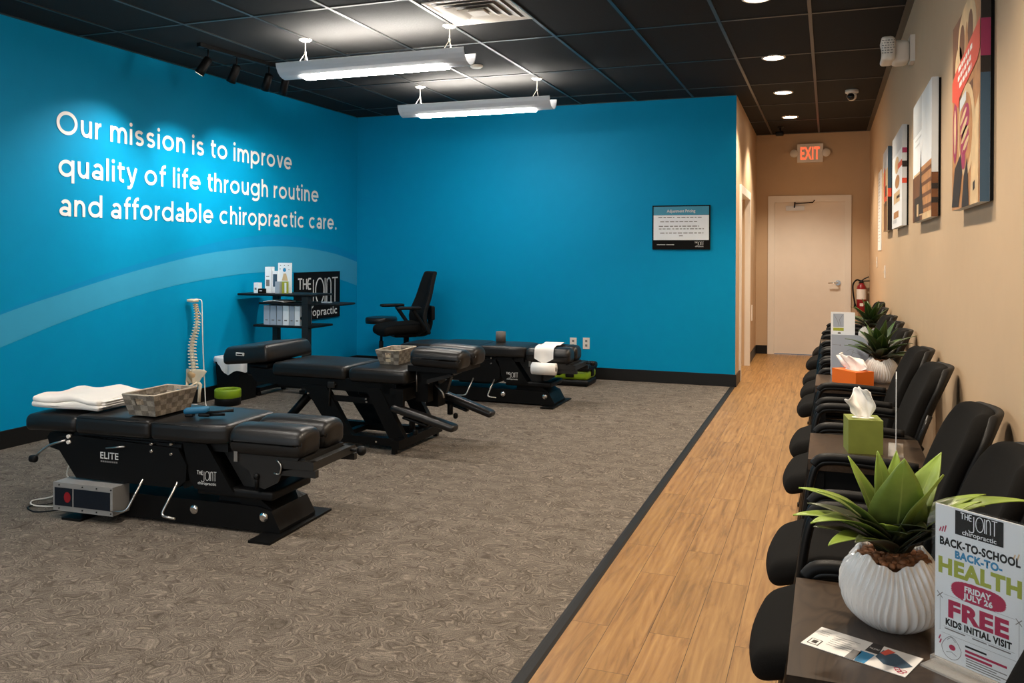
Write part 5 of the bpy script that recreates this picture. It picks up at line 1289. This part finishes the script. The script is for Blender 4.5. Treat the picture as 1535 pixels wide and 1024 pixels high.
add_text(b, 'BACK-TO-', .50 * W, V(.318), .0125, .53 * W, 2, 0, 'c', .05)
add_text(b, 'HEALTH', .505 * W, V(.435), .0265, .93 * W, 3, 0, 'c', .05)
b.mi = 4; pts = []
for k in range(72):
    a = 2 * PI * k / 72; c_, s_ = math.cos(a), math.sin(a); e = 1.0 + (.045 if k % 2 else 0)
    pts.append((.50 * W + .30 * W * e * (abs(c_) ** .6) * (1 if c_ > 0 else -1), V(.515) + .0165 * e * (abs(s_) ** .8) * (1 if s_ > 0 else -1), 0))
b.poly(pts)
add_text(b, 'FRIDAY', .5 * W, V(.512), .0095, .30 * W, 1, .0007, 'c', .045); add_text(b, 'JULY 26', .5 * W, V(.556), .0095, .33 * W, 1, .0007, 'c', .045)
add_text(b, 'FREE', .5 * W, V(.705), .0285, .68 * W, 4, 0, 'c', .05)
add_text(b, 'KIDS INITIAL VISIT', .5 * W, V(.765), .0110, .74 * W, 0, 0, 'c', .05)
b.mi = 5
for (u0, u1, v) in ((.12, .36, .795), (.44, .60, .795), (.62, .86, .795), (.10, .90, .780), (.10, .90, .575), (.08, .92, .825)): b.rect(u0 * W, V(v), u1 * W, V(v) + (.0022 if v == .795 else .0004), 0)
for u in (.06, .94):
    for k in range(22): b.rect(u * W, V(.60 + k * .010), u * W + .0012, V(.60 + k * .010) + .0012, 0)
    for s_ in (-1, 1): b.ribbon([(u * W - .005, V(.585) - .005 * s_), (u * W + .005, V(.585) + .005 * s_)], .0014, 0)
for u, v, s_, mi in ((.06, .16, .004, 4), (.09, .155, .005, 4), (.12, .15, .006, 4), (.89, .20, .004, 6), (.93, .195, .005, 6), (.06, .86, .004, 4), (.07, .885, .004, 4), (.95, .93, .005, 4)):
    b.mi = mi; b.ribbon([(u * W - .0015, V(v) - s_), (u * W + .0015, V(v) + s_)], .0022, 0)
b.mi = 5; b.ribbon([(.20 * W + .018 * math.cos(a) * (1 - .35 * max(0, math.sin(a))), V(.905) + .020 * math.sin(a)) for a in [2 * PI * k / 30 for k in range(30)]], .0009, 0, True); b.ribbon([(.15 * W, V(.86)), (.2 * W, V(.835)), (.25 * W, V(.86))], .0009); b.ribbon([(.14 * W, V(.94)), (.2 * W, V(.93)), (.26 * W, V(.945))], .0009)
b.mi = 4; blob(b, .21 * W, V(.90), .006, .005, .0001, 14)
b.mi = 0; b.rect(.36 * W, V(.862), .60 * W, V(.85), 0); b.mi = 4; b.rect(.36 * W, V(.893), .82 * W, V(.878), 0); b.rect(.36 * W, V(.92), .66 * W, V(.905), 0)
b.mi = 5
for v in (.935, .95, .965, .98): b.rect(.37 * W, V(v), rnd.uniform(.7, .92) * W, V(v) + .0016, 0)
b.build('print', ['ink', 'pwhite', 'pblue', 'pgreen', 'ppink', 'inkgrey', 'skinC'], sh, matrix=Matrix(((1, 0, 0, 0), (0, 0, -1, -.0017), (0, 1, 0, .012), (0, 0, 0, 1))), flat=True)
# the edge-on holder on the green box table
eh = thing('sign_holder', 'thin clear sign holder seen edge-on beside the green tissue box', 'sign holder', (.242, 3.51, .6505), -.069)
b = MB(); b.box((-.026, -.115, 0), (.026, .115, .004)); b.build('acrylic_base', 'acrylicedge', eh, bevel=.001)
b = MB(); b.box((-.0032, -.108, .004), (-.0014, .108, .285)); b.box((.0014, -.108, .004), (.0032, .108, .285)); b.build('acrylic_face', 'acrylic', eh)
b = MB(); b.box((-.0013, -.106, .006), (.0013, .106, .283)); b.build('sheet', 'pwhite', eh)
# two holders behind the orange tissue box
gh = thing('sign_holder', 'pale grey sheet with a curved corner in a stand behind the orange tissue box', 'sign holder', (.125, 5.53, .6505), 0)
b = MB()
cpts = [(-.105, .004), (.105, .004), (.105, .17)] + [(.105 - .07 * (1 - math.cos(a)), .17 + .08 * math.sin(a)) for a in [PI / 2 * k / 8 for k in range(1, 9)]] + [(-.105, .25)]
b.prism(cpts, -.0015, .0015); b.build('sheet', 'pgrey', gh)
b = MB(); b.box((-.108, -.012, 0), (.108, .012, .004)); b.build('acrylic_base', 'acrylic', gh)
b = MB(); b.mi = 0; b.ribbon([(.0, .10), (.02, .16), (.0, .165), (-.02, .15)], .0015); b.ribbon([(-.1, .19), (-.06, .188)], .0015); b.ribbon([(.01, .15), (.07, .13)], .0015); blob(b, -.055, .187, .004, .004, 0, 8)
b.build('print', ['inkgrey'], gh, matrix=Matrix(((1, 0, 0, 0), (0, 0, -1, -.0018), (0, 1, 0, 0), (0, 0, 0, 1))), flat=True)
wh = thing('sign_holder', 'white card with a small line drawing standing highest behind the grey sheet', 'sign holder', (.085, 5.552, .6505), 0)
b = MB(); b.box((-.068, -.0015, .004), (.068, .0015, .385)); b.build('sheet', 'pwhite', wh)
b = MB(); b.box((-.07, -.004, 0), (.07, .008, .004)); b.build('acrylic_base', 'acrylic', wh)
b = MB(); b.mi = 0; b.rect(-.055, .295, .005, .375, 0); b.mi = 1; b.ribbon([(-.05, .37), (-.03, .33), (-.02, .30)], .0018, .0002); b.ribbon([(-.0, .37), (-.02, .34), (-.01, .30)], .0018, .0002); b.mi = 2; b.rect(-.055, .272, .005, .290, 0); b.mi = 1; blob(b, -.02, .258, .010, .006, 0, 12)
b.build('print', ['pgrey', 'inkgrey', 'pgreen'], wh, matrix=Matrix(((1, 0, 0, 0), (0, 0, -1, -.0018), (0, 1, 0, 0), (0, 0, 0, 1))), flat=True)
br = thing('brochure', 'white and blue brochure card lying on the nearest end table', 'brochure', (.0605, 1.7105, .6505), -.405)
b = MB(); b.box((-.095, -.047, 0), (.095, .047, .0012)); b.build('card', 'paper', br)
b = MB(); z = 0
b.mi = 1; b.rect(-.088, -.038, -.066, -.012, z); b.mi = 0; b.rect(-.086, -.036, -.068, -.014, .0002); b.mi = 1; b.rect(-.082, -.032, -.072, -.018, .0003)
b.mi = 2
for k in range(6): b.rect(-.058, -.02 + k * .009, -.058 + rnd.uniform(.035, .055), -.0185 + k * .009, z)
for k in range(3): b.rect(-.088, .012 + k * .009, -.068, .0132 + k * .009, z)
b.mi = 1; b.poly([(.005, .040, z), (.005, .005, z), (.03, .005, z), (.025, .047, z), (.005, .047, z)]); add_text(b, 'THE JOINT', .007, .02, .006, .019, 0, .0003, 'l', .02)
b.mi = 3; b.poly([(.0, .0, z), (.026, -.001, z), (.024, -.047, z), (.006, -.047, z)]); b.mi = 6; b.rect(-.012, -.047, .004, -.005, z)
b.mi = 4; b.poly([(.03, .03, z), (.055, .03, z), (.092, .0, z), (.08, -.02, z), (.05, -.025, z), (.028, -.005, z)]); b.mi = 5; b.poly([(.035, .04, z + .0002), (.05, .035, z + .0002), (.04, .01, z + .0002), (.03, .015, z + .0002)])
for x, y in ((.078, -.032), (.086, -.028), (.074, -.026), (.083, -.036)): b.mi = 7; b.ribbon([(x + .005 * math.cos(a), y + .004 * math.sin(a)) for a in [2 * PI * k / 10 for k in range(10)]], .0016, .0003, True)
b.build('print', ['paper', 'pdark', 'inkgrey', 'pblue', 'pslate', 'pcoral', 'inkgrey', 'ppink'], br, matrix=Matrix.Translation((0, 0, .0014)), flat=True)
